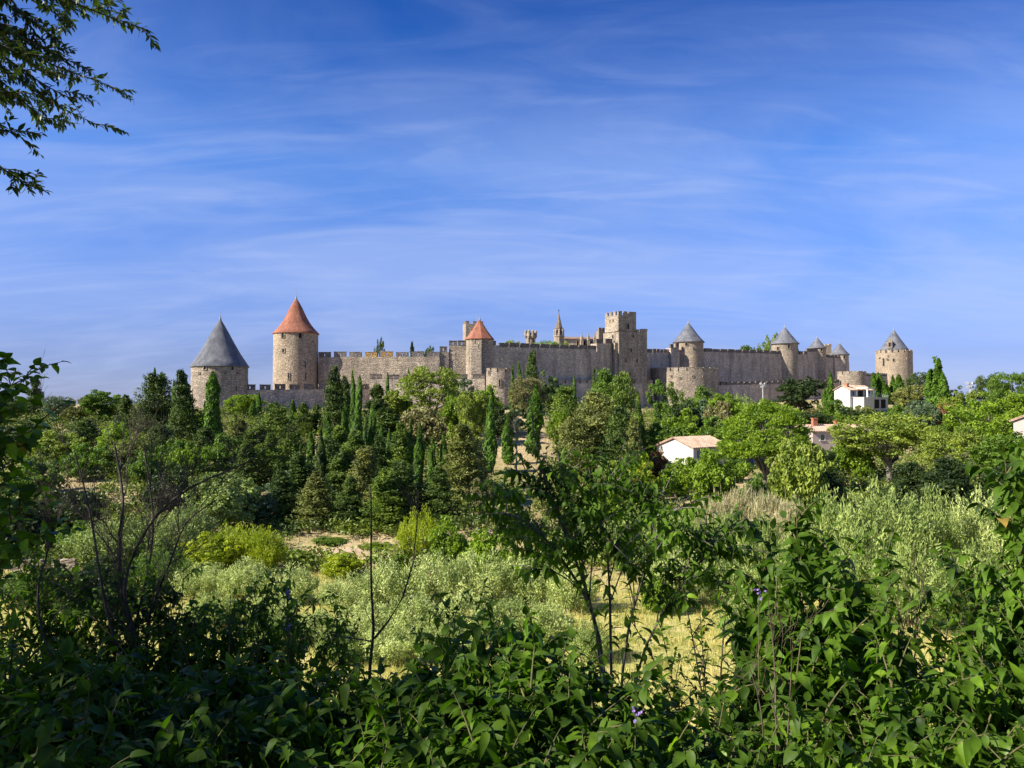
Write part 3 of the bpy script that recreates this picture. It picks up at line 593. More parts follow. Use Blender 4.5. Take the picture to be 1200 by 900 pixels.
def limb(a, b_, r0, r1, n=6, wob=.12, g=rng, sag=0):
    a, b_ = np.array(a, float), np.array(b_, float); t = np.linspace(0, 1, n)[:, None]; L = np.linalg.norm(b_ - a)
    P = a + (b_ - a) * t + g.normal(size=(n, 3)) * wob * L / n * np.sin(t * math.pi); P[:, 2] += sag * L * np.sin(t[:, 0] * math.pi)
    return P, np.linspace(r0, r1, n)
PROTO = {}
def mk_broad(seed, h=8., r=3.6, lobes=9, ncl=150, per=62, l=.34, w=.21, low=.12, name='b'):
    g = np.random.default_rng(seed); cents = []; lc = []
    for i in range(lobes):
        a = g.uniform(0, 2 * math.pi); q = g.uniform(0.1, .62) ** .8; z = h * (low + .17 + g.uniform(0, .5))
        lc.append((r * q * math.cos(a), r * q * math.sin(a), z, r * g.uniform(.38, .58)))
    lc.append((0, 0, h * .70, h * .29))
    lc = np.array(lc)
    while len(cents) < ncl:
        c = lc[g.integers(len(lc))]; d = rnd(1, g)[0]; d[2] = d[2] * .9 + .12; p = c[:3] + d * c[3] * np.array([1, 1, .85]) * g.uniform(.72, 1.06)
        ins = ((p - lc[:, :3]) ** 2).sum(1) < (lc[:, 3] * .62) ** 2
        if ins.any() or p[2] < h * low * .4: continue
        if p[2] > h: p[2] = h * .98
        cents.append(p)
    cents = np.array(cents); core = g.normal(size=(26, 3)) * np.array([r * .34, r * .34, h * .17]) + np.array([0, 0, h * .48])
    crown = crown_mesh('crown', [clusters(cents, g.uniform(.38, .75, ncl) * r / 3.6, per, l, w, g=g), clusters(core, .7, 50, l * 1.3, w * 1.4, g=g)])
    tr = [limb((0, 0, -.5), (0, 0, h * .45), .26, .14, g=g)] + [limb((0, 0, h * .2 + .1 * i), c * .92, .10, .03, g=g, wob=.3) for i, c in enumerate(cents[:8])]
    return h, 2 * r, crown, trunk_mesh(tr)
def mk_cypress(seed, h=10., r=.85, n=5200, wide=1.0, belly=.62, split=False):
    g = np.random.default_rng(seed); t = g.uniform(0.02, 1, n) ** .9; a = g.uniform(0, 2 * math.pi, n); ph = g.uniform(0, 6, 6)
    fl = .80 + .16 * np.sin(a * 3 + ph[0] + t * 5) * np.sin(t * 17 + ph[1] + a) + .12 * np.sin(a * 5 + ph[2]) * np.sin(t * 41 + ph[3])
    R_ = r * np.minimum(1, (t / .16)) ** .45 * (1 - t ** 2.0) ** belly * fl * (1 + .16 * np.sin(t * 9 + ph[5])) * g.uniform(.62, 1.05, n) ** .5
    P = np.stack([R_ * np.cos(a), R_ * np.sin(a), h * (t * .97 + .02)], 1); out = np.stack([np.cos(a), np.sin(a), np.full(n, .35)], 1)
    P[:, 0] += .12 * np.sin(t * 4 + ph[4])
    if split: P[:, 0] += np.where(np.cos(a) > 0, .30, -.26) * t ** 2; P[:, 2] *= np.where((np.cos(a) < 0) & (t > .5), 1 - .16 * (t - .5) * 2, 1)
    else: P += rnd(n, g) * .05
    T = np.array([0, 0, 1.]) + out * .35 + rnd(n, g) * .35
    tip = 40; tt = g.uniform(.94, 1.02, tip); P2_ = np.stack([g.normal(0, .06, tip), g.normal(0, .06, tip), h * tt], 1); P2_[:, 0] += .12 * np.sin(4 + ph[4])
    cr = crown_mesh('crown', [cards(P, out + rnd(n, g) * .75, T, .42, .15, g), cards(P2_, rnd(tip, g), np.tile([0, 0, 1.], (tip, 1)), .45, .12, g)])
    return h, 2 * r, cr, trunk_mesh([limb((0, 0, -.5), (0, 0, h * .8), .17, .03, g=g, wob=.02)])
def mk_fir(seed, h=12., r=3.2, nb=150, per=60, power=.85, droop=.25, l=.46, w=.16, ragged=.3):
    g = np.random.default_rng(seed); Ps, Ns, Ts, tr = [], [], [], [limb((0, 0, -.5), (0, 0, h * .97), .24, .03, n=9, g=g, wob=.03)]
    for i in range(nb):
        t = g.uniform(.03, .985); a = i * 2.39996 + g.uniform(-.4, .4); L = r * (1 - t) ** power * g.uniform(1 - ragged, 1.08) + .22; dr = g.uniform(.5, 1.3) * droop
        s = g.uniform(.10, 1, per) ** .65; out = np.array([math.cos(a), math.sin(a), 0]); side = np.array([-math.sin(a), math.cos(a), 0])
        spread = (.16 + .55 * np.sin(np.clip(s, 0, 1) * math.pi * .85)) * L * .30 + .08
        P = np.outer(s * L, out) + np.outer(g.normal(size=per) * spread, side); P[:, 2] = h * t + L * (.10 * s - dr * s ** 2) + g.normal(size=per) * .24 + .12 * np.sin(s * 9)
        Ps.append(P); Ns.append(rnd(per, g) * .9 + np.array([0, 0, .35]) + out * .6); Ts.append(out * .5 + np.array([0, 0, .6]) + rnd(per, g) * .6)
        if i % 6 == 0 and t < .7: tr.append(limb((0, 0, h * t), (out[0] * L * .8, out[1] * L * .8, h * t - dr * L * .5), .05, .015, n=4, g=g))
    m = 1300; t = g.uniform(.04, .95, m); a = g.uniform(0, 6.28, m); R_ = r * .55 * (1 - t) ** power * g.uniform(.3, 1, m)
    Ps.append(np.stack([R_ * np.cos(a), R_ * np.sin(a), h * t], 1)); Ns.append(rnd(m, g)); Ts.append(rnd(m, g))
    cr = crown_mesh('crown', [cards(np.concatenate(Ps), np.concatenate(Ns), np.concatenate(Ts), l, w, g)])
    return h, 2 * r, cr, trunk_mesh(tr)
def mk_pine(seed, h=11., r=4.6, tufts=150, per=56, dome=.62, low=.38, umbrella=False, flat=.62):
    g = np.random.default_rng(seed); C_ = []
    while len(C_) < tufts:
        d = rnd(1, g)[0]
        if umbrella:
            q = g.uniform(.80, 1.0); p = np.array([d[0] * r * q, d[1] * r * q, h * low + abs(d[2]) * h * (1 - low) * q * .98 - .2])
            if d[2] < 0: p[2] = h * low + g.uniform(-.3, .8) + .05 * h
        else:
            q = g.uniform(.45, 1.02); p = np.array([d[0] * r * q, d[1] * r * q, h * (low + (1 - low) * (.5 + .48 * d[2] * q))])
            if d[2] < -.2 and g.uniform() < .6: continue
            if math.sin(p[0] * 1.1 + seed) * math.sin(p[1] * 1.2 + seed * 2) * math.sin(p[2] * 1.0) < -.35: continue
        C_.append(p)
    C_ = np.array(C_); D = np.repeat(C_, per, 0); n = len(D); d = rnd(n, g); d[:, 2] = np.abs(d[:, 2]) * .9 - .15
    rr = np.repeat(g.uniform(.65, 1.15, tufts) * (r / 4.6) ** .5, per) * g.uniform(.3, 1, n) ** .6
    P = D + d * rr[:, None] * np.array([1, 1, .85]); cr = crown_mesh('crown', [cards(P, rnd(n, g) + d * .5 + np.array([0, 0, .3]), d + np.array([0, 0, .6]) + rnd(n, g) * .3, .42, .17, g)])
    fork = h * (.20 if umbrella else .32); tr = [limb((0, 0, -.6), (.1, 0, fork), .30, .24, g=g, wob=.05)]
    nm = 8 if umbrella else 5
    mains = []
    for i in range(nm):
        a = i / nm * 6.283 + g.uniform(-.3, .3); q = .50 if umbrella else .42; e = np.array([r * q * math.cos(a), r * q * math.sin(a), h * (low + .16 + (0 if umbrella else g.uniform(0, .25)))]); mains.append(e)
        tr.append(limb((.1, 0, fork - .05), e, .17, .08, g=g, wob=.25))
    tr.append(limb((.1, 0, fork - .05), (0, 0, h * .85), .2, .06, g=g, wob=.15))
    for c in C_[:: 2]:
        e = min(mains, key=lambda m: np.linalg.norm(m - c)); tr.append(limb(e, c - np.array([0, 0, .15]), .05, .015, n=4, g=g, wob=.25))
    return h, 2 * r, cr, trunk_mesh(tr)
def mk_shrub(seed, h=3., r=2.2, stems=90, per=75, l=.20, w=.06, spread=.9, upr=1.0, rag=.35):
    """Many upright leafy stems fanning out of one base."""
    g = np.random.default_rng(seed); Ps, Ts, tr = [], [], []
    for i in range(stems):
        a = g.uniform(0, 6.283); q = g.uniform(0, 1) ** .55; H = h * (1 - .45 * q ** 2) * g.uniform(1 - rag, 1.0); rr = r * q
        b0 = np.array([rr * .35 * math.cos(a), rr * .35 * math.sin(a), 0]); e = np.array([rr * spread * math.cos(a), rr * spread * math.sin(a), H])
        s = g.uniform(.12, 1, per) ** .75; bend = np.outer(np.sin(s * math.pi) * .12 * h, np.array([math.cos(a), math.sin(a), .3]))
        P = b0 + np.outer(s, e - b0) + bend + g.normal(size=(per, 3)) * np.array([.13, .13, .09]) * (h / 3); Ps.append(P)
        Ts.append(unit((e - b0)[None])[0] * upr + rnd(per, g) * .7)
        if i % 4 == 0: tr.append(limb(b0 * .6 - [0, 0, .2], e * .92, .035, .008, n=5, g=g))
    P = np.concatenate(Ps); T = np.concatenate(Ts)
    return h, 2 * r, crown_mesh('crown', [cards(P, rnd(len(P), g) + np.array([-.1, -.2, .5]), T, l, w, g)]), trunk_mesh(tr)
PROTO['broad'] = [mk_broad(11), mk_broad(12, r=4.0, lobes=11), mk_broad(13, h=9, r=3.2, lobes=8), mk_broad(14, h=7, r=4.0, lobes=12)]
PROTO['bush'] = [mk_broad(21, h=4, r=2.6, ncl=110, per=55, l=.26, w=.17, low=.02), mk_broad(22, h=4, r=2.8, lobes=7, ncl=110, per=55, l=.26, w=.17, low=.02), mk_broad(23, h=4, r=2.4, lobes=10, ncl=110, per=55, l=.24, w=.16, low=.02)]
PROTO['cypress'] = [mk_cypress(31), mk_cypress(32, split=True), mk_cypress(33, belly=.85), mk_cypress(34, belly=.5, r=.95), mk_cypress(35, split=True, belly=.75), mk_cypress(36, belly=1.0, r=1.0)]
PROTO['fir'] = [mk_fir(41, droop=.08, ragged=.45), mk_fir(42, r=3.0, droop=-.14, ragged=.5, power=.75), mk_fir(43, ragged=.5, power=.7, droop=.2), mk_fir(44, power=.6, r=3.4, ragged=.5, droop=-.22), mk_fir(45, power=.68, r=3.2, ragged=.55, droop=-.05, nb=135)]
PROTO['clump'] = [mk_fir(51, h=11, r=3.8, power=.42, nb=170, droop=-.28, ragged=.5, per=58), mk_fir(52, h=11, r=4.0, power=.48, nb=170, droop=-.2, ragged=.5, per=58)]
PROTO['pine'] = [mk_pine(61), mk_pine(62, low=.3), mk_pine(63, low=.15, tufts=190)]
PROTO['umbrella'] = [mk_pine(65, h=13, r=5.4, tufts=480, per=64, low=.40, umbrella=True)]
PROTO['shrub'] = [mk_shrub(71), mk_shrub(72, spread=1.1), mk_shrub(73, stems=110)]
PROTO['reed'] = [mk_shrub(75, h=2.6, r=1.8, stems=150, per=34, l=.5, w=.05, upr=2.2, spread=1.0)]
NAMES = {'broad': ('broadleaf_tree', 'tree'), 'bush': ('bush', 'bush'), 'cypress': ('cypress_tree', 'cypress'), 'fir': ('conifer_tree', 'conifer'), 'clump': ('conifer_tree', 'conifer'),
         'pine': ('pine_tree', 'pine'), 'umbrella': ('umbrella_pine', 'pine'), 'shrub': ('shrub', 'shrub'), 'reed': ('reed_tuft', 'tall grass')}
GROUPS = {'broad': 'broadleaved trees on the slope', 'bush': 'bushes on the slope', 'cypress': 'cypresses below the fortress', 'fir': 'conifers on the slope', 'clump': 'conifers on the slope', 'pine': 'pines on the slope', 'shrub': 'shrubs in the valley', 'reed': 'tall grass tufts under the umbrella pine'}
tcount = {}
def tree(kind, px, ytop, wpx, d, m, label, base=None, group=None, var=None, rot=None):
    i = tcount.get(kind, 0); tcount[kind] = i + 1
    shape = 'fir' if kind == 'clump' and 230 < px < 580 else kind
    if shape != kind: ytop -= 7
    h, w, cr, tr = PROTO[shape][(i if var is None else var) % len(PROTO[shape])]
    x_, y_ = P2(px, d); zb_ = tz(x_, y_) - .1 if base is None else base; H = W(px, ytop, d).z - zb_; Wd = wpx / F * d
    nm, cat = NAMES[kind]; group = group or GROUPS.get(kind)
    t = thing(nm, label, cat, (x_, y_, zb_), random.uniform(0, 6.28) if rot is None else rot, group)
    s = Wd / w * {'fir': 1.25, 'clump': 1.3, 'cypress': 1.12, 'shrub': 1.15, 'bush': 1.1}.get(kind, 1.06); t.scale = (s, s, H / h)
    if kind == 'cypress': t.rotation_euler = (random.gauss(0, .018), random.gauss(0, .018), t.rotation_euler.z); t.scale = (s * random.uniform(.85, 1.25), s * random.uniform(.85, 1.25), H / h)
    if kind in ('fir', 'clump'): t.rotation_euler = (random.gauss(0, .035), random.gauss(0, .035), t.rotation_euler.z); t.scale = (s * random.uniform(.85, 1.12), s * random.uniform(.9, 1.15), H / h)
    bm_ = BARK_GREY if kind in ('pine', 'umbrella', 'broad') else BARK
    link('crown', cr, t, M[m]); link('trunk', tr, t, bm_)
    return t
TREES = [
 # --- far left skyline and slope
 ('fir', 40, 442, 30, 170, 'darkfir', 'dark pointed conifer on the far left skyline'),
 ('broad', 10, 462, 44, 160, 'darkfir', 'dark tree crown at the left border behind the leafy branch'),
 ('pine', 66, 464, 34, 150, 'blue', 'blue green loose tree right of the dark pointed conifer'),
 ('broad', 90, 466, 34, 158, 'olive', 'grey green tree between the blue green one and the round green one'),
 ('broad', 124, 456, 46, 155, 'green', 'round mid green tree on the left skyline'),
 ('fir', 147, 464, 34, 140, 'darkfir', 'dull dark conifer leaning against the round green tree'),
 ('clump', 180, 440, 50, 138, 'darkfir', 'broad dark conifer with several tips left of the grey coned tower'),
 ('cypress', 182, 432, 8, 142, 'cypress', 'thin dark cypress spire over the broad dark conifer, left one'),
 ('cypress', 190, 437, 8, 140, 'cypress', 'thin dark cypress spire over the broad dark conifer, middle one'),
 ('cypress', 203, 446, 9, 136, 'cypress', 'thin cypress spire over the broad dark conifer, right one'),
 ('fir', 218, 434, 36, 130, 'darkfir', 'dark conifer touching the left edge of the grey coned tower'),
 ('bush', 28, 496, 70, 118, 'dark', 'dark bush at the left under the dark pointed conifer'),
 ('bush', 64, 504, 56, 110, 'pine', 'olive yellow bush low at the left'),
 ('clump', 100, 492, 44, 118, 'darkfir', 'squat dark conifer behind the yellow bushes at the left'),
 ('bush', 138, 493, 44, 112, 'bright', 'bright green bush on the left slope'),
 ('bush', 152, 512, 54, 104, 'pine', 'olive yellow bush under the bright green bush at the left'),
 ('bush', 100, 519, 56, 100, 'green', 'dark green bush beside the tan bank at the left'),
 ('bush', 222, 522, 38, 100, 'bright', 'small bright bush at the foot of the left conifers'),
 ('clump', 188, 500, 46, 112, 'darkfir', 'dark lower conifer behind the bare branches'),
 ('bush', 236, 484, 40, 140, 'bright', 'light green bush at the foot of the grey coned tower'),
 # --- around the left tower and wall
 ('cypress', 252, 437, 19, 128, 'cypress', 'tall dark cypress in front of the grey coned tower'),
 ('cypress', 243, 470, 10, 130, 'cypress', 'short cypress at the left of the tall one before the grey coned tower'),
 ('broad', 286, 463, 42, 168, 'bright', 'light green round tree at the right foot of the grey coned tower'),
 ('cypress', 303, 460, 9, 162, 'cypress', 'small cypress before the low wall, left one'),
 ('cypress', 297, 470, 8, 160, 'cypress', 'stubby cypress just left of the small cypress before the low wall'),
 ('fir', 324, 472, 44, 125, 'fir', 'light olive conifer in front of the low outer wall'),
 ('cypress', 344, 469, 10, 150, 'cypress', 'small cypress before the low wall, right one'),
 ('fir', 356, 473, 26, 140, 'fir', 'small grey green conifer left one of two beside the small right cypress'),
 ('fir', 369, 474, 24, 142, 'darkfir', 'small dark conifer right one of two beside the small right cypress'),
 ('fir', 392, 431, 34, 140, 'darkfir', 'tall dark fir overlapping both walls left of the twin cypresses'),
 ('fir', 406, 441, 26, 146, 'darkfir', 'dark fir just behind the tall one, a little shorter'),
 ('cypress', 415, 435, 9, 136, 'cypress', 'left and taller one of the twin cypresses against the outer wall'),
 ('cypress', 420, 441, 10, 133, 'cypress', 'right one of the twin cypresses against the outer wall'),
 ('fir', 302, 498, 50, 112, 'fir', 'olive green conifer on the slope below the low wall'),
 ('fir', 280, 492, 40, 120, 'olive', 'feathery grey green conifer left of the olive green one'),
 ('bush', 262, 508, 44, 108, 'green', 'green bush below the tall dark cypress'),
 ('clump', 342, 506, 46, 103, 'fir', 'yellowish conifer clump in the middle of the left slope'),
 ('cypress', 364, 508, 14, 98, 'cypress', 'sunlit cypress left of the black green one'),
 ('cypress', 376, 504, 14, 93, 'darkfir', 'black green cypress column in the middle of the left slope'),
 ('fir', 398, 500, 46, 105, 'fir', 'sunlit fir in front of the slanting cypress row'),
 ('cypress', 420, 476, 11, 106, 'cypress', 'slanting row of four cypresses, leftmost and tallest'),
 ('cypress', 428, 492, 9, 105, 'cypress', 'slanting row of four cypresses, second from the left'),
 ('cypress', 433, 489, 8, 107, 'cypress', 'slanting row of four cypresses, third from the left'),
 ('cypress', 438, 474, 10, 108, 'cypress', 'slanting row of four cypresses, rightmost'),
 ('cypress', 322, 543, 11, 86, 'darkfir', 'small black cypress beside the tan bank'),
 ('clump', 352, 538, 56, 88, 'darkfir', 'dark lower conifer between the black cypress and the black column'),
 ('clump', 398, 540, 54, 86, 'darkfir', 'dark drooping conifer at the slope foot below the slanting cypresses'),
 ('clump', 372, 560, 54, 80, 'olive', 'grey olive conifer skirt at the edge of the path'),
 ('clump', 430, 530, 54, 84, 'olive', 'ragged olive conifer below the slanting cypress row'),
 ('fir', 470, 498, 44, 96, 'fir', 'sunlit rounded conifer left of the middle cypress pair'),
 ('cypress', 482, 493, 10, 97, 'cypress', 'left one of the middle cypress pair'),
 ('cypress', 491, 496, 13, 93, 'cypress', 'right one of the middle cypress pair'),
 ('cypress', 508, 514, 12, 92, 'cypress', 'short cypress right of the middle cypress pair'),
 ('clump', 470, 548, 58, 80, 'darkfir', 'dark conifer mass at the foot of the middle cypress pair'),
 ('fir', 541, 498, 64, 88, 'olive', 'wide grey olive cone shaped tree left of the dry clearing'),
 ('clump', 512, 556, 52, 80, 'darkfir', 'dark low conifer at the left foot of the wide cone shaped tree'),
 ('clump', 441, 458, 46, 140, 'darkfir', 'dark green tree mass right of the twin cypresses'),
 ('cypress', 454, 438, 8, 150, 'cypress', 'small light cypress tip before the outer wall, left'),
 ('broad', 466, 452, 40, 145, 'pine', 'grey green tree left of the big spreading pine'),
 ('cypress', 477, 432, 6, 160, 'cypress', 'thin cypress tip touching the high wall beside the big pine'),
 ('clump', 452, 486, 58, 122, 'darkfir', 'black green conifer under the big spreading pine'),
 ('pine', 505, 430, 72, 140, 'pine', 'big spreading pine with bare forked trunk in front of the walls'),
 ('bush', 498, 476, 52, 128, 'tan', 'dry grey undergrowth bush at the foot of the big spreading pine'),
 ('broad', 538, 443, 30, 168, 'blue', 'dark blue green tree between big pine and outer wall'),
 ('broad', 534, 462, 30, 134, 'bright', 'bright slanting bush right of the big spreading pine'),
 ('broad', 554, 459, 40, 130, 'pine', 'yellow green round tree left of the lone cypress'),
 ('bush', 568, 455, 40, 175, 'bright', 'fresh green bush below the small low bastion'),
 ('bush', 592, 476, 54, 140, 'dark', 'dark bush patch right behind the lone cypress'),
 ('cypress', 575, 455, 15, 106, 'cypress', 'lone tall cypress at the left of the dry clearing'),
 ('cypress', 595, 487, 15, 113, 'cypress', 'shorter dark cypress in the dry clearing'),
 ('cypress', 625, 452, 18, 120, 'cypress', 'plump tall cypress at the top of the dry clearing'),
 ('cypress', 601, 429, 8, 170, 'cypress', 'slim cypress touching the small low bastion'),
 ('cypress', 611, 425, 7, 176, 'cypress', 'light slim cypress beside the dark fir tip at the long wall'),
 ('fir', 622, 410, 24, 180, 'darkfir', 'dark fir whose tip stands before the long shaded wall'),
 ('pine', 618, 440, 42, 150, 'tan', 'dry tan green pine left of the plump cypress'),
 ('broad', 644, 436, 32, 160, 'darkfir', 'dark tree right behind the dry tan pine'),
 ('bush', 654, 480, 24, 132, 'bright', 'small bright bush right of the plump cypress'),
 ('clump', 664, 454, 46, 142, 'fir', 'green conifer at the left of the big evergreen group'),
 ('cypress', 673, 440, 6, 150, 'cypress', 'thin cypress tip left in the big evergreen group'),
 ('cypress', 696, 432, 9, 150, 'darkfir', 'dark cypress tip in the middle of the big evergreen group'),
 ('clump', 705, 436, 46, 136, 'green', 'tall fresh evergreen behind in the big group, under the keep'),
 ('clump', 728, 441, 42, 128, 'fir', 'right tall evergreen of the big group before the keep'),
 ('clump', 694, 462, 72, 112, 'olive', 'grey green wide evergreen in front of the big group'),
 ('clump', 670, 492, 50, 108, 'olive', 'greyish evergreen at the left foot of the big group'),
 ('cypress', 750, 462, 24, 114, 'fir', 'stout rounded cypress at the right end of the big group'),
 ('fir', 742, 492, 34, 104, 'olive', 'drooping olive conifer below the stout rounded cypress'),
 ('clump', 722, 480, 50, 108, 'darkfir', 'shaded evergreen in the lower middle of the big group'),
 ('broad', 781, 447, 38, 168, 'green', 'dense green tree left in front of the wide round bastion'),
 ('bush', 800, 474, 44, 160, 'dark', 'dark bush right of the dense green tree under the bastion'),
 ('bush', 822, 452, 34, 200, 'green', 'green bush at the foot of the wide round bastion'),
 ('bush', 846, 459, 44, 196, 'bright', 'light green bush under the right end of the bastion'),
 ('shrub', 868, 460, 44, 200, 'sage', 'grey leaved shrub below the low outer wall'),
 ('bush', 820, 473, 40, 165, 'blue', 'bluish bush in the middle of the right hillside'),
 ('bush', 845, 470, 44, 160, 'tan', 'dry olive bush in the middle of the right hillside'),
 ('bush', 772, 494, 50, 140, 'green', 'green hillside bush above the low white house, left'),
 ('bush', 800, 484, 46, 145, 'bright', 'yellow green hillside bush above the low white house, middle'),
 ('bush', 836, 488, 56, 138, 'green', 'green hillside bush above the low white house, right'),
 ('bush', 860, 496, 40, 128, 'green', 'green bush left of the umbrella pine trunk'),
 ('umbrella', 897, 465, 99, 105, 'bright', 'big round topped umbrella pine with many bare stems'),
 ('bush', 792, 541, 46, 104, 'bright', 'low bush in front of the gable of the low white house'),
 ('bush', 738, 552, 44, 98, 'green', 'low dark green bush at the left end of the garden wall'),
 ('bush', 862, 536, 34, 116, 'green', 'small bush before the wing of the low white house'),
 ('bush', 386, 630, 44, 74, 'green', 'low bush at the left end of the bare path'),
 ('bush', 440, 636, 40, 72, 'bright', 'low bright bush in the middle of the bare path'),
 ('bush', 352, 646, 40, 66, 'green', 'low bush before the path, right of the yellow bushes'),
 ('bush', 468, 650, 36, 64, 'bright', 'low bush at the foot of the path beside the yellow bush'),
 ('bush', 830, 526, 72, 96, 'bright', 'round bright green bush hiding the side of the low white house'),
 ('bush', 771, 526, 30, 112, 'russet', 'reddish brown bush at the gable of the low white house'),
 ('bush', 752, 538, 34, 100, 'yellow', 'yellow green bush left of the garden wall'),
 ('bush', 716, 540, 60, 96, 'pine', 'olive green bush left of the reddish bush'),
 ('bush', 930, 510, 64, 86, 'pine', 'pale flowering green bush under the umbrella pine'),
 ('bush', 882, 560, 44, 84, 'green', 'small green bush at the foot of the umbrella pine'),
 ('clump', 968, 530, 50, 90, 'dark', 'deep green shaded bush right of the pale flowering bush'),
 ('broad', 938, 441, 48, 225, 'dark', 'large dark tree before the low outer wall'),
 ('cypress', 973, 436, 9, 240, 'cypress', 'tall slim cypress left of the white villa'),
 ('cypress', 967, 450, 7, 242, 'cypress', 'small cypress tip beside the tall slim one at the villa'),
 ('bush', 980, 468, 34, 205, 'green', 'green shrubbery below the white villa, left'),
 ('bush', 1012, 474, 34, 200, 'olive', 'olive shrubbery below the white villa, right'),
 ('bush', 985, 485, 20, 185, 'bright', 'small round light bush above the brick chimney'),
 ('bush', 962, 478, 36, 215, 'tan', 'greyish flowering bush left of the green shrubbery'),
 ('bush', 952, 482, 50, 188, 'dark', 'dark hedge bush behind the brick chimney'),
 ('bush', 1000, 480, 44, 192, 'dark', 'dark bush under the villa shrubbery'),
 ('cypress', 1024, 437, 11, 270, 'cypress', 'row of cypresses right of the villa, first from the left'),
 ('cypress', 1031, 437, 10, 272, 'cypress', 'row of cypresses right of the villa, second from the left'),
 ('cypress', 1038, 446, 11, 268, 'cypress', 'row of cypresses right of the villa, shortest one in the middle'),
 ('cypress', 1046, 440, 12, 270, 'cypress', 'row of cypresses right of the villa, fourth from the left'),
 ('cypress', 1054, 439, 13, 266, 'cypress', 'row of cypresses right of the villa, rightmost'),
 ('pine', 1080, 436, 36, 235, 'darkfir', 'dark feathery tree right of the lone tower'),
 ('broad', 1068, 452, 38, 230, 'olive', 'olive green tree at the foot of the lone tower'),
 ('cypress', 1096, 420, 20, 200, 'cypress', 'tallest of the three broad cypresses on the right skyline'),
 ('cypress', 1101, 424, 16, 203, 'cypress', 'middle one of the three broad cypresses on the right skyline'),
 ('cypress', 1106, 437, 18, 198, 'cypress', 'right and shortest of the three broad cypresses on the right skyline'),
 ('broad', 1118, 453, 26, 215, 'dark', 'small dark round crown right of the three broad cypresses'),
 ('broad', 1130, 458, 46, 190, 'pine', 'yellowish low tree under the right floodlight mast'),
 ('pine', 1158, 439, 30, 195, 'darkfir', 'brownish dark pine left of the far right pine'),
 ('pine', 1186, 434, 56, 165, 'green', 'large green pine on the skyline at the far right'),
 ('broad', 1196, 456, 44, 150, 'bright', 'bright tree crown at the right edge below the large green pine'),
 ('bush', 1051, 474, 36, 190, 'green', 'clipped green hedge bush right of the villa'),
 ('broad', 1080, 470, 34, 165, 'blue', 'blue grey tree in the middle of the right slope'),
 ('bush', 1106, 471, 24, 165, 'russet', 'rusty orange bush behind the blue grey tree'),
 ('broad', 1125, 474, 50, 150, 'green', 'dark fresh green tree right of the blue grey one'),
 ('pine', 1040, 484, 116, 112, 'pine', 'wide yellow green pine crown on the right below the villa'),
 ('bush', 1000, 503, 50, 118, 'bright', 'bright bush at the left of the wide yellow green pine'),
 ('broad', 1160, 470, 84, 125, 'bright', 'wide bright green tree on the right, above the dark leaves'),
 ('pine', 1118, 500, 74, 100, 'pine', 'ochre green pine crown right of the wide yellow green one'),
 ('broad', 1178, 505, 84, 92, 'green', 'green tree near the right edge in front of the pink house'),
 ('clump', 1110, 540, 80, 80, 'dark', 'dark shaded bush mass at the right under the pines'),  # shade band under the pines put into dark leaf colour, here and next
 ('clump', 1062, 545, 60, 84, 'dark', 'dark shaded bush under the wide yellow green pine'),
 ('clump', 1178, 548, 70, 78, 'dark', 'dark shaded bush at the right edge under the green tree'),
 ('cypress', 312, 482, 9, 150, 'cypress', 'young cypress behind the light olive conifer on its left'),
 ('cypress', 335, 492, 10, 124, 'cypress', 'slim cypress rising behind the yellowish conifer clump'),
 ('cypress', 386, 484, 10, 122, 'cypress', 'slim cypress at the foot of the tall dark fir'),
 ('cypress', 404, 472, 9, 128, 'cypress', 'slim cypress just left of the slanting row'),
 ('cypress', 447, 497, 10, 104, 'cypress', 'slim cypress right of the slanting row, left of two'),
 ('cypress', 458, 506, 10, 100, 'cypress', 'slim cypress right of the slanting row, right of two'),
 ('cypress', 272, 486, 11, 126, 'cypress', 'cypress behind the feathery conifer below the low wall'),
 ('cypress', 352, 522, 10, 96, 'cypress', 'short cypress left of the sunlit cypress'),
 ('cypress', 523, 508, 10, 94, 'cypress', 'small cypress touching the wide cone shaped tree'),
 ('fir', 318, 508, 40, 100, 'fir', 'pointed green conifer behind the small black cypress'),
 ('fir', 290, 522, 40, 98, 'darkfir', 'dark conifer above the blue green tree'),
 ('fir', 446, 510, 40, 96, 'darkfir', 'dark conifer filling the gap left of the middle cypress pair'),
 ('clump', 412, 512, 44, 98, 'fir', 'green conifer at the feet of the slanting cypress row'),
 ('clump', 384, 520, 40, 96, 'darkfir', 'dark conifer behind the black green column'),
 ('fir', 240, 500, 40, 118, 'darkfir', 'dark conifer at the left of the tall dark cypress trunk'),
 ('clump', 332, 560, 50, 82, 'darkfir', 'dark conifer right beside the small black cypress'),
 ('clump', 410, 566, 50, 79, 'darkfir', 'dark low conifer at the path below the slanting row'),
 ('clump', 450, 560, 54, 78, 'fir', 'green low conifer at the path below the middle pair'),
 ('clump', 556, 520, 44, 92, 'olive', 'second grey olive conifer at the right flank of the wide cone shaped tree'),
 ('bush', 170, 530, 50, 96, 'green', 'green bush beside the tan bank behind the bare twigs'),
 ('bush', 205, 512, 44, 104, 'green', 'green bush right of the olive yellow bush on the left slope'),
 ('bush', 200, 552, 60, 84, 'dark', 'dark bush below the tan bank behind the bare twigs'),
 ('bush', 40, 536, 60, 92, 'green', 'green bush left of the tan bank at the far left'),
 # --- valley shrubs
 ('shrub', 1030, 550, 96, 58, 'sage', 'tall sage green shrub in the right middle ground'),
 ('shrub', 972, 566, 66, 60, 'sage', 'sage green shrub left of the tall one at the right'),
 ('shrub', 1090, 566, 66, 60, 'sage', 'sage green shrub right of the tall one at the right'),
 ('shrub', 1150, 560, 76, 62, 'silver', 'pale silver shrub near the right edge'),
 ('shrub', 1196, 574, 60, 58, 'silver', 'pale silver shrub cut by the right edge'),
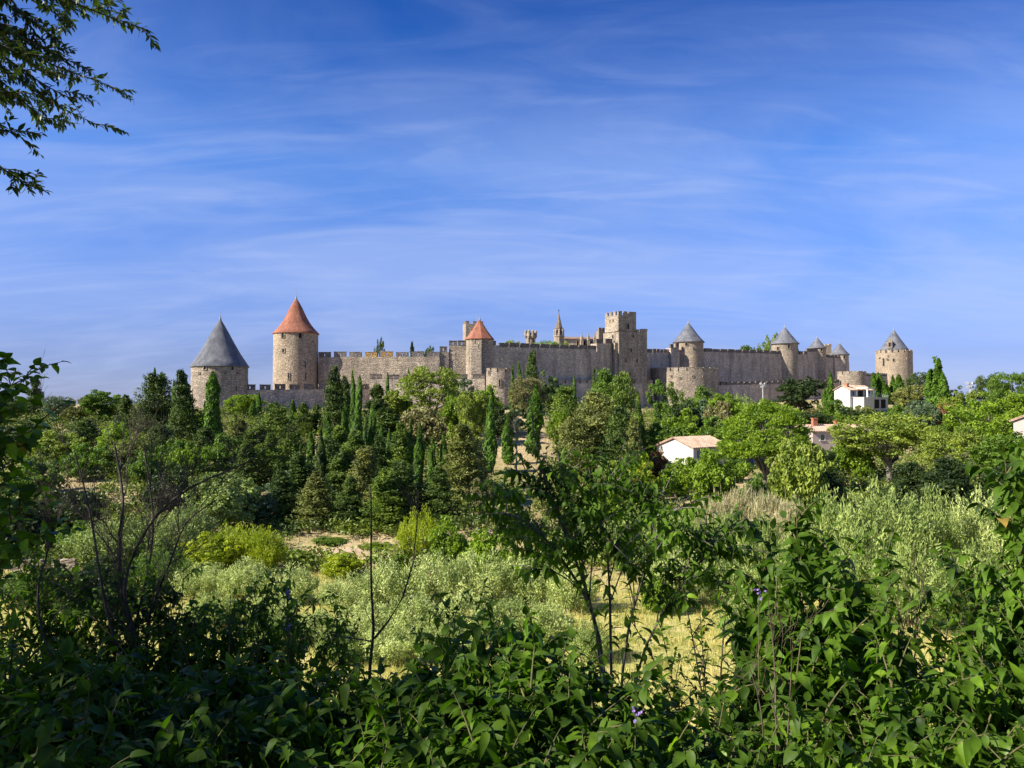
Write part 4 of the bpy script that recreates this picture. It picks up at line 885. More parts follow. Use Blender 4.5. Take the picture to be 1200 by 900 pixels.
 ('shrub', 1000, 606, 80, 48, 'sage', 'lower sage shrub in front of the tall one at the right'),
 ('shrub', 1070, 618, 84, 46, 'sage', 'lower sage shrub behind the dark leaves at the right'),
 ('shrub', 1148, 628, 84, 46, 'sage', 'lower sage shrub at the far right behind leaves'),
 ('reed', 838, 572, 44, 70, 'reed', 'pale feathery reed tuft left under the umbrella pine'),
 ('reed', 866, 562, 44, 72, 'reed', 'pale feathery reed tuft in the middle under the umbrella pine'),
 ('reed', 898, 568, 44, 70, 'reed', 'pale feathery reed tuft right under the umbrella pine'),
 ('reed', 926, 576, 40, 68, 'reed', 'pinkish dry grass tuft near the pale flowering bush'),
 ('reed', 850, 592, 50, 62, 'sage', 'greenish reed tuft in front of the pale ones, left'),
 ('reed', 888, 598, 56, 60, 'sage', 'greenish reed tuft in front of the pale ones, right'),
 ('shrub', 936, 606, 60, 54, 'sage', 'sage shrub in front of the pinkish dry grass'),
 ('shrub', 800, 588, 54, 66, 'sage', 'sage shrub left of the reed tufts'),
 ('shrub', 748, 590, 60, 70, 'sage', 'pale green shrub behind the small leafy tree, right'),
 ('shrub', 700, 600, 60, 68, 'sage', 'pale green shrub behind the small leafy tree, middle'),
 ('shrub', 790, 630, 66, 52, 'silver', 'silvery shrub behind the small leafy tree top right'),
 ('shrub', 848, 636, 62, 52, 'sage', 'sage shrub above the golden meadow'),
 ('shrub', 905, 648, 70, 48, 'sage', 'sage shrub at the right end of the golden meadow'),
 ('bush', 246, 622, 66, 62, 'yellow', 'yellow green bush at the left middle, left one'),
 ('shrub', 276, 607, 66, 63, 'yellow', 'yellow green bush at the left middle, highest one'),
 ('shrub', 312, 613, 52, 62, 'yellow', 'yellow green bush at the left middle, right one'),
 ('shrub', 492, 590, 56, 66, 'yellow', 'yellow green bush in the centre at the path'),
 ('bush', 524, 612, 50, 63, 'bright', 'low light green bush right of the yellow one at the path'),
 ('bush', 568, 620, 66, 62, 'bright', 'low light green bush in the centre below the clearing'),
 ('bush', 402, 648, 50, 60, 'yellow', 'small yellow green bush in front of the path'),
 ('shrub', 240, 654, 60, 54, 'silver', 'silver shrub in the left middle, first from the left'),
 ('shrub', 290, 652, 66, 53, 'silver', 'silver shrub in the left middle, second from the left'),
 ('shrub', 344, 658, 62, 52, 'silver', 'silver shrub in the left middle, third from the left'),
 ('shrub', 408, 668, 60, 50, 'silver', 'big silver thicket in the centre, left end'),
 ('shrub', 452, 652, 72, 51, 'silver', 'big silver thicket in the centre, left middle'),
 ('shrub', 505, 642, 76, 52, 'silver', 'big silver thicket in the centre, highest part'),
 ('shrub', 560, 638, 80, 53, 'silver', 'big silver thicket in the centre, right middle'),
 ('shrub', 618, 640, 76, 53, 'silver', 'big silver thicket in the centre, right end'),
 ('shrub', 668, 652, 66, 51, 'silver', 'silver shrub behind the trunk of the small leafy tree'),
 ('shrub', 430, 700, 66, 44, 'silver', 'silver thicket front row behind the forked sapling'),
 ('shrub', 485, 690, 76, 44, 'silver', 'silver thicket front row right of the forked sapling'),
 ('shrub', 545, 688, 80, 44, 'silver', 'silver thicket front row in the centre'),
 ('shrub', 605, 694, 76, 44, 'sage', 'green silver thicket front row at its right end'),
 ('shrub', 372, 712, 60, 44, 'silver', 'silver thicket front row left of the forked sapling'),
 ('shrub', 456, 726, 70, 40, 'silver', 'lowest silver thicket row just behind the fork of the sapling'),
 ('shrub', 520, 722, 76, 40, 'sage', 'lowest silver thicket row behind the leafy bottom centre shrub'),
 ('shrub', 400, 730, 60, 40, 'sage', 'lowest silver thicket row left of the sapling trunk'),
 ('shrub', 250, 690, 70, 46, 'sage', 'sage shrub under the silver row at the left middle'),
 ('shrub', 318, 690, 60, 47, 'silver', 'silver shrub directly above the dark small leaved shrub'),
 ('shrub', 640, 700, 66, 43, 'silver', 'silver shrub left of the trunk of the small leafy tree'),
 ('shrub', 690, 722, 56, 40, 'sage', 'sage shrub in the meadow right of the small leafy tree trunk'),
 ('shrub', 874, 690, 60, 43, 'sage', 'sage shrub at the right border of the open meadow'),
 ('bush', 770, 676, 44, 50, 'bright', 'low light green bush at the back of the golden meadow'),
 ('shrub', 318, 716, 66, 42, 'sage', 'sage shrub behind the dark hedge, left of centre'),
 ('shrub', 128, 604, 90, 66, 'sage', 'grey green shrub behind the bare tree, left'),
 ('shrub', 180, 592, 90, 68, 'sage', 'grey green shrub behind the bare tree, middle'),
 ('broad', 262, 556, 80, 78, 'sage', 'large grey green olive tree left of the black cypress'),
 ('broad', 304, 568, 44, 80, 'blue', 'blue green tree right of the large olive tree'),
 ('shrub', 222, 585, 60, 72, 'sage', 'grey green shrub left of the large olive tree'),
 ('shrub', 186, 640, 80, 56, 'green', 'dull green shrub between the bare stems'),
 ('bush', 130, 652, 80, 56, 'dark', 'dark bush behind the lower bare stems'),
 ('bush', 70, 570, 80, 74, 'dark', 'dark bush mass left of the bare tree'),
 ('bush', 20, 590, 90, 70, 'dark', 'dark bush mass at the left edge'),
 ('bush', 96, 610, 60, 68, 'green', 'green bush in front of the dark bush mass at the left'),
 ('bush', 40, 668, 90, 52, 'green', 'green bush below the low stone wall at the left'),
 ('bush', 120, 690, 90, 50, 'green', 'green bush deep behind the bare tree trunk'),
 ('bush', 560, 560, 30, 86, 'tan', 'dry brown bush at the right foot of the wide cone shaped tree'),
 ('bush', 650, 568, 50, 84, 'olive', 'olive bush at the lower edge of the dry clearing'),
 ('bush', 700, 568, 60, 84, 'bright', 'light bush below the big evergreen group'),
 ('bush', 600, 590, 50, 76, 'olive', 'olive bush below the dry clearing, left'),
]
for row in TREES: tree(*row)
HINT = [('broad', 444, 397, 11, 262, 'darkfir', 'small dark tree poking over the high sunlit wall, left one'), ('fir', 484, 402, 11, 262, 'darkfir', 'small dark tree poking over the high sunlit wall, middle one'),
 ('broad', 502, 404, 15, 262, 'darkfir', 'small dark tree poking over the high sunlit wall, right one'),
 ('pine', 598, 397, 34, 268, 'pine', 'flat green pine crown over the long wall, left of the octagonal turret'), ('pine', 641, 399, 36, 275, 'bright', 'flat green pine crown over the long wall, below the church spire'),
 ('pine', 660, 401, 24, 272, 'pine', 'flat green pine crown over the long wall, right of the church spire'), ('pine', 632, 400, 26, 270, 'bright', 'flat green pine crown over the long wall, right of the octagonal turret'),
 ('broad', 872, 406, 20, 345, 'green', 'low green crown over the wall, farthest left of the coned tower'), ('broad', 890, 402, 22, 345, 'green', 'green crown over the wall left of the coned tower'),
 ('broad', 904, 392, 26, 350, 'pine', 'tall green crown right behind the coned tower on its left'), ('broad', 929, 391, 18, 345, 'dark', 'dark crown behind the coned tower on its right')]
for row in HINT:
    kind, px, yt, wp, d, m, lab = row
    x_, y_ = P2(px, d); tree(kind, px, yt, wp, d, m, lab, base=tz(x_, y_) if kind != 'fir' else tz(x_, y_))

# undergrowth: low scrub that fills the slope between the trees (nobody could count it)
def undergrowth():
    g = np.random.default_rng(5); n = 14000
    d = g.uniform(62, 250, n); u = g.uniform(-.68, .68, n); x_ = u * d; y_ = d; z_ = terrain(x_, y_)
    px = 600 + u * F; py = 470 - z_ / d * F
    clear = ((px > 560) & (px < 668) & (py > 474) & (py < 572)) | ((px > 64) & (px < 120) & (py > 535) & (py < 585)) | ((px > 296) & (px < 318) & (py > 550) & (py < 600)) | ((px > 330) & (px < 620) & (py > 632) & (py < 660)) \
        | ((px > 190) & (px < 250) & (py > 540) & (py < 552)) | ((px > 930) & (px < 1010) & (d > 140) & (d < 176)) | ((px > 980) & (px < 1050) & (d > 215)) | ((px > 765) & (px < 890) & (d > 95) & (d < 145)) | ((px > 600) & (px < 700) & (py > 566) & (py < 610)) | (d > 184) & (px < 740) | (d > 238)
    keep = ~clear; x_, y_, z_ = x_[keep], y_[keep], z_[keep]; k = len(x_); sz = g.uniform(.45, 1.75, k) * np.clip(.75 + y_ / 400, .8, 1.2)
    per = 26; C_ = np.repeat(np.stack([x_, y_, z_ + sz * .4], 1), per, 0); D = rnd(k * per, g); D[:, 2] = np.abs(D[:, 2])
    s = np.repeat(sz, per)[:, None]; P = C_ + D * s * np.array([1.3, 1.3, .95]) * g.uniform(.4, 1, (k * per, 1))
    V, f = cards(P, D + rnd(k * per, g) * .7, rnd(k * per, g), .42, .28, g)
    o = link('undergrowth', mesh('undergrowth', V, [f], leaf_mat('scrub_leaf', (0.045, 0.080, 0.013), (0.190, 0.245, 0.035), .10, .25))); stuff(o); o['label'] = 'mixed low scrub growing between the trees on the slope'; o['category'] = 'undergrowth'
undergrowth()
def grass(name, label, n, dlo, dhi, u0, u1, hgt, wid, mt, seed, mask=None):
    g = np.random.default_rng(seed); d = np.sqrt(g.uniform(dlo ** 2, dhi ** 2, n)) if dlo > 30 else g.uniform(dlo, dhi, n); u = g.uniform(u0, u1, n); x_, y_ = u * d, d
    tuft = np.sin(x_ * 1.7 + 2 * np.sin(y_ * .9)) * np.sin(y_ * 1.3 + 1.5 * np.sin(x_ * .7))
    keep = g.uniform(-1.2, 1, n) < tuft + .45
    z_ = terrain(x_, y_); px = 600 + u * F; py = 470 - z_ / d * F
    if mask is not None: keep &= mask(px, py, d)
    x_, y_, z_ = x_[keep], y_[keep], z_[keep]; k = len(x_)
    h = hgt * g.uniform(.4, 1.2, k) * (1 + .5 * tuft[keep]); a = g.uniform(0, 6.283, k); lean = g.normal(0, .25, (k, 2)) * h[:, None]
    wx, wy = np.cos(a) * wid, np.sin(a) * wid
    V = np.stack([np.stack([x_ - wx, y_ - wy, z_ - .05], 1), np.stack([x_ + wx, y_ + wy, z_ - .05], 1), np.stack([x_ + lean[:, 0], y_ + lean[:, 1], z_ + h], 1)], 1).reshape(-1, 3)
    o = link(name, mesh(name, V, [np.arange(3 * k).reshape(k, 3)], mt)); stuff(o); o['label'] = label; o['category'] = 'grass'
def weeds():
    g = np.random.default_rng(8); n = 1500; d = g.uniform(25, 66, n); u = g.uniform(-.66, .66, n); x_, y_ = u * d, d
    keep = np.sin(x_ * .55 + np.sin(y_ * .4) * 2) * np.sin(y_ * .45 + 1) > g.uniform(-.3, .9, n); x_, y_ = x_[keep], y_[keep]; z_ = terrain(x_, y_); k = len(x_); sz = g.uniform(.12, .42, k); per = 34
    D = rnd(k * per, g); D[:, 2] = np.abs(D[:, 2]); P = np.repeat(np.stack([x_, y_, z_ + .03], 1), per, 0) + D * np.repeat(sz, per)[:, None] * np.array([1.5, 1.5, 1.0]) * g.uniform(.3, 1, (k * per, 1))
    V, f = cards(P, D + rnd(k * per, g) * .8, D + rnd(k * per, g) * .5, .16, .06, g)
    o = link('meadow_weeds', mesh('meadow_weeds', V, [f], leaf_mat('weed_leaf', (0.10, 0.16, 0.02), (0.30, 0.36, 0.06), .5, .3))); stuff(o); o['label'] = 'green weeds scattered in the golden meadow'; o['category'] = 'weeds'
weeds()
GR = leaf_mat('golden_grass', (0.34, 0.36, 0.08), (0.66, 0.58, 0.22), .35, .3, fine=2.0, tint=(1, 1, .7))
GR2 = leaf_mat('dry_slope_grass', (0.48, 0.40, 0.20), (0.66, 0.54, 0.33), .25, .3, fine=1.5, tint=(1, 1, .8))
grass('meadow_grass', 'golden green meadow grass on the valley floor', 130000, 24, 62, -.68, .68, .34, .02, GR, 3)
grass('slope_grass', 'pale dry grass on the clearing and banks', 60000, 62, 185, -.45, .45, .42, .05, GR2, 4)

# ------------------------------------------------------------------ foreground plants with single leaves
def leaf_shape(l=1., w=.42, fold=.28, curl=.35, tipp=1.0, rows=6, asym=0.):
    """A pointed leaf along +Y from its stalk, folded at the midrib, tip curling down."""
    V = []
    for i in range(rows + 1):
        t = i / rows; ww = w / 2 * math.sin(math.pi * min(1, t ** .78)) ** .85 * (1 - .25 * t) * (1.12 if i else 0) if 0 < i < rows else 0.0
        z = -curl * t * t * l; y_ = t * l * (1 - .10 * curl * t)
        wv = .015 * math.sin(i * 2.1)
        V += [(-ww * (1 - asym), y_, z + fold * ww + wv), (0, y_, z), (ww * (1 + asym), y_, z + fold * ww - wv)]
    f = []
    for i in range(rows):
        a = i * 3
        for q in (0, 1):
            f.append((a + q, a + q + 1, a + q + 4, a + q + 3))
    return np.array(V), np.array(f)
LEAVES = {'dog': [leaf_shape(w=.48, curl=.55), leaf_shape(w=.44, curl=.85, fold=.42), leaf_shape(w=.52, curl=.3, fold=.25, asym=.12)],
          'small': [leaf_shape(w=.44, curl=.55, rows=4), leaf_shape(w=.40, curl=.9, fold=.45, rows=4), leaf_shape(w=.46, curl=.3, rows=4, asym=-.1)],
          'lance': [leaf_shape(w=.38, curl=.25, rows=4), leaf_shape(w=.42, curl=.5, rows=4), leaf_shape(w=.34, curl=.1, rows=4)],
          'broad': [leaf_shape(w=.78, curl=.3, fold=.15, rows=5), leaf_shape(w=.7, curl=.5, fold=.3, rows=5), leaf_shape(w=.74, curl=.2, rows=5, asym=.15)]}
def bez(a, b_, c, n):
    t = np.linspace(0, 1, n)[:, None]; a, b_, c = map(lambda v: np.array(tuple(v), float), (a, b_, c))
    return a * (1 - t) ** 2 + 2 * b_ * t * (1 - t) + c * t * t
def leafy(name, label, cat, base, stems, kind, mt, llen, gap, twig_len=.25, twigs=5, pairs=5, droop=.35, leaf_from=.45, stem_r=.008, seed=0, stemm=None, young=.0, maxind=300, group=None, woody=True, tw_up=.35):
    """stems: arrays of points (world). Side twigs carry opposite leaf pairs; nearest leaves are single objects."""
    g = np.random.default_rng(seed); base = np.array(base, float); t = thing(name, label, cat, tuple(base), 0, group)
    sb = MB(); L = []                                    # leaves: position, direction, normal, size
    def along(P, start):
        seg = np.linalg.norm(np.diff(P, axis=0), axis=1); s = np.concatenate([[0], np.cumsum(seg)]); tot = s[-1]; q = start * tot; k = 0; ang = g.uniform(0, 6.28)
        while q < tot:
            p = np.array([np.interp(q, s, P[:, i]) for i in range(3)]); d = np.array([np.interp(min(q + .02, tot), s, P[:, i]) for i in range(3)]) - np.array([np.interp(max(q - .02, 0), s, P[:, i]) for i in range(3)]); d = d / (np.linalg.norm(d) + 1e-9)
            side = np.cross(d, [0, 0, 1.]); side /= np.linalg.norm(side) + 1e-6; up_ = np.cross(side, d)
            rr = ang + k * 1.57; sd = side * math.cos(rr) + up_ * math.sin(rr) * .55; grow = .65 + .35 * min(1, (1 - q / tot) * 3)
            for sg in (-1, 1):
                ax = sd * sg * .9 + d * g.uniform(.35, .8) + np.array([0, 0, -droop * g.uniform(.3, 1.4)]) + g.normal(0, .16, 3); L.append((p, ax, llen * grow * g.uniform(.5, 1.25)))
            q += gap * g.uniform(.75, 1.3); k += 1
        L.append((P[-1], (P[-1] - P[-2]) / (np.linalg.norm(P[-1] - P[-2]) + 1e-9) + g.normal(0, .2, 3), llen * .7))
    for S, r0 in stems:
        S = np.array([tuple(p) for p in S], float); n = len(S); sb.tube(S - base, np.linspace(r0, max(.0016, r0 * .25), n), 5)
        along(S, max(leaf_from, .6))
        Ls = np.linalg.norm(S[-1] - S[0])
        for i in range(twigs):
            q = leaf_from + (1 - leaf_from) * (i + g.uniform(0, 1)) / twigs * .97; fi = q * (n - 1); i0 = min(int(fi), n - 2); p = S[i0] + (S[i0 + 1] - S[i0]) * (fi - i0); d = unit(S[i0 + 1] - S[i0])
            o = rnd(1, g)[0]; o[2] *= .5; dr = unit(d * .6 + o * .9 + np.array([0, 0, tw_up])); tl = twig_len * g.uniform(.5, 1.2)
            T = bez(p, p + dr * tl * .5 + np.array([0, 0, .06 * tl]), p + dr * tl + np.array([0, 0, -.12 * tl]), 5); sb.tube(T - base, np.linspace(.0035, .0012, 5) * max(1, llen / .06), 4)
            along(T, .2)
    link('stems', sb.me('stems', smooth=True), t, stemm or STEM)
    P = np.array([l[0] for l in L]); A = unit(np.array([l[1] for l in L])); S_ = np.array([l[2] for l in L]); n = len(P)
    Nn = np.array([0, 0, 1.]) + g.normal(0, .38, (n, 3)); X = unit(np.cross(A, Nn)); Nn = np.cross(X, A)
    dist = np.linalg.norm(P, axis=1); px = 600 + P[:, 0] / np.maximum(P[:, 1], .3) * F; py = 470 - P[:, 2] / np.maximum(P[:, 1], .3) * F
    vis = (px > 0) & (px < 1200) & (py > 0) & (py < 900) & (P[:, 1] > .5); score = np.where(vis, S_ / dist, -1); order = np.argsort(-score)
    ind = [i for i in order[:maxind] if score[i] > 0]; rest = np.setdiff1d(np.arange(n), ind)
    key = kind; 
    if key not in LEAFME: LEAFME[key] = [mesh('leaf', v, [f], None, True) for v, f in LEAVES[kind]]
    for me_ in LEAFME[key]:
        if not me_.materials: me_.materials.append(mt)
    for i in ind:
        o = bpy.data.objects.new('leaf', LEAFME[key][i % 3]); C.objects.link(o); o.parent = t
        m3 = Matrix((X[i], A[i], Nn[i])).transposed().to_4x4(); o.matrix_local = Matrix.Translation(Vector(P[i] - base)) @ m3 @ Matrix.Scale(S_[i], 4)
        o.material_slots[0].link = 'OBJECT'; o.material_slots[0].material = (LEAFM_YOUNG if g.uniform() < young else LEAFM_DRY if g.uniform() < .010 else mt)
    if len(rest):
        mb = MB()
        for v in range(3):
            idx = rest[rest % 3 == v]
            if not len(idx): continue
            V0, f0 = LEAVES[kind][v]; B = np.stack([X[idx], A[idx], Nn[idx]], 1) * S_[idx][:, None, None]
            V = np.einsum('vk,nkc->nvc', V0, B) + (P[idx] - base)[:, None]; f = (np.arange(len(idx))[:, None, None] * len(V0) + f0[None]).reshape(-1, 4); mb.add(V.reshape(-1, 3), f)
        stuff(link('foliage', mb.me('foliage', smooth=True), t, mt))
    return t, n
LEAFME = {}
def gz(x_, y_): return tz(x_, y_)
def region_stems(tips, root, r0, g, rootspread=.3, bend=.25, n=8, up=.5):
    """Arching stems from a root patch to the given tips (px, py, d)."""
    out = []
    for (px, py, d) in tips:
        e = np.array(W(px, py, d)); b0 = np.array(root) + np.append(g.normal(0, rootspread, 2), 0); b0[2] = gz(b0[0], b0[1]) - .05
        L = np.linalg.norm(e - b0); c = b0 + (e - b0) * .5 + np.array([g.normal(0, .12), g.normal(0, .12), up * .4]) * L
        out.append((bez(b0, c, e, n), r0 * g.uniform(.7, 1.2)))
    return out
def scatter_tips(g, poly, n, d0, d1):
    """poly: list of (px, ytop) outline; tips fall between that line and the frame's bottom."""
    xs = [p[0] for p in poly]; ys = [p[1] for p in poly]; out = []
    for _ in range(n):
        px = g.uniform(xs[0], xs[-1]); yt = np.interp(px, xs, ys); q = g.uniform(0, 1) ** 1.15; py = yt + (930 - yt) * q; out.append((px, py, d0 + (d1 - d0) * (1 - q) * g.uniform(.7, 1.0) + g.uniform(-.1, .2)))
    return out
TOTAL = 0
def dog(label, poly, n, d0, d1, seed, root=None, **k):
    global TOTAL
    g = np.random.default_rng(seed); tips = scatter_tips(g, poly, n, d0, d1); mx = sum(W(*t_).x for t_ in tips) / len(tips); my = (d0 + d1) / 2
    root = root or (mx, my + .1, 0); rt = np.array([root[0], root[1], gz(root[0], root[1])])
    kw = dict(kind='dog', mt=LEAFM, llen=.070, gap=.030, twig_len=.22, twigs=7, droop=.6, leaf_from=.45, young=.2, seed=seed); kw.update(k)
    t, c = leafy('leafy_shrub', label, 'shrub', rt, region_stems(tips, rt, .006, g, rootspread=.4), **kw); TOTAL += c
dog('large leaved green shrub filling the bottom centre, sunlit on top', [(440, 830), (500, 780), (560, 745), (620, 742), (680, 770), (745, 800), (790, 860)], 100, 2.1, 3.0, 101)
dog('dark leaved shrub along the bottom, left of centre below the sapling', [(270, 810), (320, 790), (380, 785), (430, 800), (480, 810)], 40, 2.2, 3.1, 102)
dog('nearly black shaded shrub filling the bottom left corner', [(-40, 790), (40, 770), (120, 780), (200, 800), (290, 800)], 70, 2.0, 2.9, 103, young=0)
dog('shrub along the bottom right of centre with gaps onto the meadow', [(745, 905), (790, 885), (840, 850), (900, 820)], 24, 2.3, 3.0, 104, twigs=5)
dog('dense dark shrub rising at the right, tallest of the right hand shrubs', [(880, 740), (900, 630), (920, 585), (950, 590), (985, 660), (1010, 740)], 42, 2.9, 3.6, 105, llen=.085, twigs=6, young=.06)
dog('broad shrub in the bottom right corner with yellowish leaves', [(960, 800), (1020, 770), (1080, 760), (1140, 780), (1230, 790)], 27, 2.2, 3.0, 106)
dog('loose leafy shrub at the right, meadow showing through it', [(1000, 660), (1050, 615), (1090, 605), (1130, 640), (1190, 670), (1230, 660)], 44, 3.6, 4.6, 107, llen=.082, twigs=4, gap=.045, young=.05)
dog('leafy twigs reaching in from the right edge', [(1158, 560), (1175, 520), (1200, 500), (1240, 495)], 26, 2.8, 3.3, 108, young=.05, root=(2.3, 3.1, 0))
dog('dark thicket shrub behind the bare stems at the left', [(-30, 610), (40, 650), (110, 650), (200, 655), (280, 690), (360, 735)], 185, 4.2, 5.4, 109, llen=.075, twigs=5, gap=.045, young=.0)
dog('small leaved dark shrub between bare tree and silver thicket', [(215, 700), (250, 650), (300, 665), (345, 655), (400, 690), (430, 760)], 62, 4.4, 5.2, 110, kind='small', mt=LEAFM2, llen=.06, gap=.035)
dog('small drooping leafed shrub in the middle before the silver thicket', [(490, 740), (505, 690), (530, 672), (560, 690), (600, 715), (640, 740)], 28, 4.2, 4.8, 111, kind='small', mt=LEAFM2, llen=.07, gap=.04, twigs=4)
# the small leafy tree right of centre: real limbs, leaf sprays at their ends
def path(pts): return np.array([tuple(W(*p)) for p in pts])
def dense(P, n):
    s = np.linspace(0, 1, len(P)); t = np.linspace(0, 1, n); 
    Q = np.stack([np.interp(t, s, P[:, i]) for i in range(3)], 1); k = np.array([.25, .5, .25])
    for _ in range(2): Q[1:-1] = Q[:-2] * .25 + Q[1:-1] * .5 + Q[2:] * .25
    return Q
g = np.random.default_rng(120)
bx, by = W(722, 800, 5.6).x, 5.6; root = np.array([bx, by, gz(bx, by)])
st = [(dense(np.vstack([root, path([(712, 790, 5.6), (697, 718, 5.6), (670, 670, 5.6), (640, 630, 5.55), (610, 606, 5.5), (585, 600, 5.5)])]), 16), .016),
      (dense(np.vstack([root, path([(708, 760, 5.6), (688, 690, 5.65), (668, 640, 5.7), (648, 590, 5.7), (632, 540, 5.7), (624, 500, 5.7), (621, 462, 5.7)])]), 16), .014),
      (dense(np.vstack([root, path([(716, 780, 5.6), (715, 700, 5.7), (712, 640, 5.8), (700, 590, 5.8), (690, 548, 5.8)])]), 14), .013),
      (dense(np.vstack([root, path([(725, 780, 5.6), (745, 700, 5.5), (765, 650, 5.5), (775, 600, 5.4), (778, 570, 5.4)])]), 14), .012),
      (dense(np.vstack([root, path([(740, 790, 5.6), (775, 720, 5.4), (810, 670, 5.3), (835, 640, 5.3)])]), 14), .011)]
more = [(600, 640), (590, 585), (615, 560), (640, 575), (655, 545), (670, 565), (690, 590), (715, 560), (735, 575), (745, 610), (760, 590), (790, 600), (800, 625), (820, 640), (845, 650), (830, 680), (660, 610), (640, 650), (680, 640), (720, 640), (740, 660), (770, 640), (785, 670), (805, 700), (620, 670), (700, 610), (855, 620), (870, 650), (610, 620), (730, 545), (580, 620), (665, 590), (750, 640)]
for (px, py) in more:
    d = 5.6 + g.uniform(-.45, .5); e = np.array(W(px, py, d)); j = g.integers(len(st[:5])); S = min((s[0] for s in st[:5]), key=lambda s: np.linalg.norm(s - e, axis=1).min()); k = max(3, int(np.linalg.norm(S - e, axis=1).argmin()) - 3)
    a = S[k]; st.append((bez(a, (a + e) / 2 + np.array([0, 0, .15]), e, 8), .006))
t, c = leafy('small_tree', 'small leafy tree right of centre with slender forked stems', 'tree', root, st, 'small', LEAFM2, .076, .046, twig_len=.30, twigs=8, leaf_from=.42, seed=121, stemm=BARK_GREY, droop=.75, young=.22); TOTAL += c
# thin open shrub over the meadow
bx, by = W(850, 900, 4.6).x, 4.6; root = np.array([bx, by, gz(bx, by)]); g = np.random.default_rng(130)
st = []
for tip, w_ in (((735, 720), .006), ((800, 690), .006), ((755, 800), .004), ((705, 790), .004), ((870, 700), .007), ((905, 720), .007), ((880, 760), .006), ((830, 760), .005), ((780, 760), .004), ((930, 740), .006), ((800, 840), .004), ((850, 810), .004), ((820, 715), .005), ((860, 645), .006)):
    e = np.array(W(*tip, 4.5 + g.uniform(-.4, .4))); st.append((bez(root, root + (e - root) * .5 + np.array([g.normal(0, .12), 0, .25]), e, 9), w_ * 1.5))
t, c = leafy('open_shrub', 'thin open shrub with bare reddish stems before the golden meadow', 'shrub', root, st, 'small', LEAFM2, .062, .06, twig_len=.26, twigs=5, leaf_from=.45, seed=131, stemm=BARK, droop=.2, young=.2); TOTAL += c
# leafy branch at the left edge
bx, by = -3.0, 3.4; root = np.array([bx, by, gz(bx, by)]); st = []; g = np.random.default_rng(140)
for tip, mid in (((40, 428), (-15, 500)), ((16, 448), (-40, 520)), ((0, 425), (-50, 470)), ((42, 500), (-30, 560)), ((30, 525), (-35, 580)), ((15, 555), (-45, 610)), ((20, 475), (-40, 540)), ((15, 465), (-40, 520)), ((40, 585), (-20, 640)), ((70, 610), (0, 660)), ((20, 640), (-30, 690)), ((5, 420), (-60, 470)), ((10, 520), (-50, 560)), ((20, 600), (-50, 630))):
    d = 3.2 + g.uniform(-.3, .4); e = path([(*mid, d), (*tip, d)]); st.append((dense(np.vstack([root, (root + e[0]) / 2 + [-.1, 0, .1], e]), 12), .008))
t, c = leafy('leafy_shrub', 'broad leaved shrub rising along the left edge against the sky', 'shrub', root, st, 'broad', LEAFM, .062, .042, twig_len=.17, twigs=7, leaf_from=.5, seed=141, young=.3, droop=.25); TOTAL += c
# almond tree: trunk left of the view, its twigs hang into the upper left corner
bx, by = -5.6, 2.6; root = np.array([bx, by, gz(bx, by)]); g = np.random.default_rng(150)
fork = root + [0.1, 0, 2.6]
t = thing('almond_tree', 'tree whose thin leafed branches hang into the upper left corner', 'tree', tuple(root))
tb = MB(); tb.tube([(0, 0, -.2), (.05, 0, 1.2), (.1, 0, 2.6)], [.17, .14, .12], 10)
limbs_ = []
for e in [(-4.4, 3.6, 2.6), (-3.9, 4.1, 2.9), (-3.3, 3.9, 1.9), (-5.4, 1.2, 3.6), (-6.8, 2.4, 3.8), (-6.0, 3.8, 3.9), (-5.0, 2.4, 4.4), (-6.6, .8, 2.6), (-7.4, 3.2, 2.6), (-6.0, .4, 3.2), (-5.0, 0.6, 2.4)]:
    e = np.array(e, float); Lb = bez(fork, (fork + e) / 2 + [0, 0, .3], e, 7); limbs_.append(Lb); tb.tube(Lb - root, np.linspace(.075, .02, 7), 6)
link('trunk', tb.me('trunk', smooth=True), t, BARK)
st = []
vis = [[(-94, -64), (-4, -34), (88, 4), (128, 20), (170, 34)], [(-84, 6), (-4, 41), (58, 78), (108, 91), (145, 109)], [(-84, 26), (-4, 71), (38, 106), (73, 128), (118, 148)], [(-94, 106), (-24, 146), (23, 158)], [(-94, 146), (-14, 186), (18, 208), (46, 223)],
       [(-44, -64), (18, -24), (58, 11), (84, 32)], [(-64, -44), (-4, -4), (38, 26), (73, 51)], [(-74, 16), (-14, 46), (28, 66), (58, 91)], [(-94, 56), (-24, 86), (-6, 114), (23, 108)], [(-4, -74), (48, -34), (88, -9), (118, 1)], [(-84, -14), (-14, 16), (33, 51), (88, 74)], [(-64, -84), (-14, -34), (18, 6), (43, 41)],
       [(-74, 56), (-4, 86), (33, 126), (60, 144)], [(-94, 96), (-34, 101), (-8, 116)], [(-34, -54), (-6, -19), (48, -9), (98, 16)], [(-64, -4), (-4, 26), (48, 56), (108, 84)], [(-54, 36), (-6, 56), (43, 96), (93, 121)], [(-74, -64), (-24, -4), (-1, 36), (38, 71)]]
for v in vis:
    d = 4.3 + g.uniform(-.35, .4); P = path([(*p, d + .12 * i) for i, p in enumerate(v)]); L0 = min(limbs_[:3], key=lambda l: np.linalg.norm(l[-1] - P[0]))
    st.append((dense(np.vstack([L0[-1], P]), 12), .010))
for i in range(150):                                   # the rest of the crown, left of the view
    c = np.array([-6.0, 2.2, 3.3]) + rnd(1, g)[0] * np.array([1.9, 2.0, 1.3]) * g.uniform(.4, 1) ** .5
    if c[0] > -.66 * c[1] - 1.3: continue
    L0 = limbs_[3 + i % 8]; a = L0[g.integers(3, 7)]; st.append((bez(a, (a + c) / 2 + [0, 0, .2], c, 6), .007))
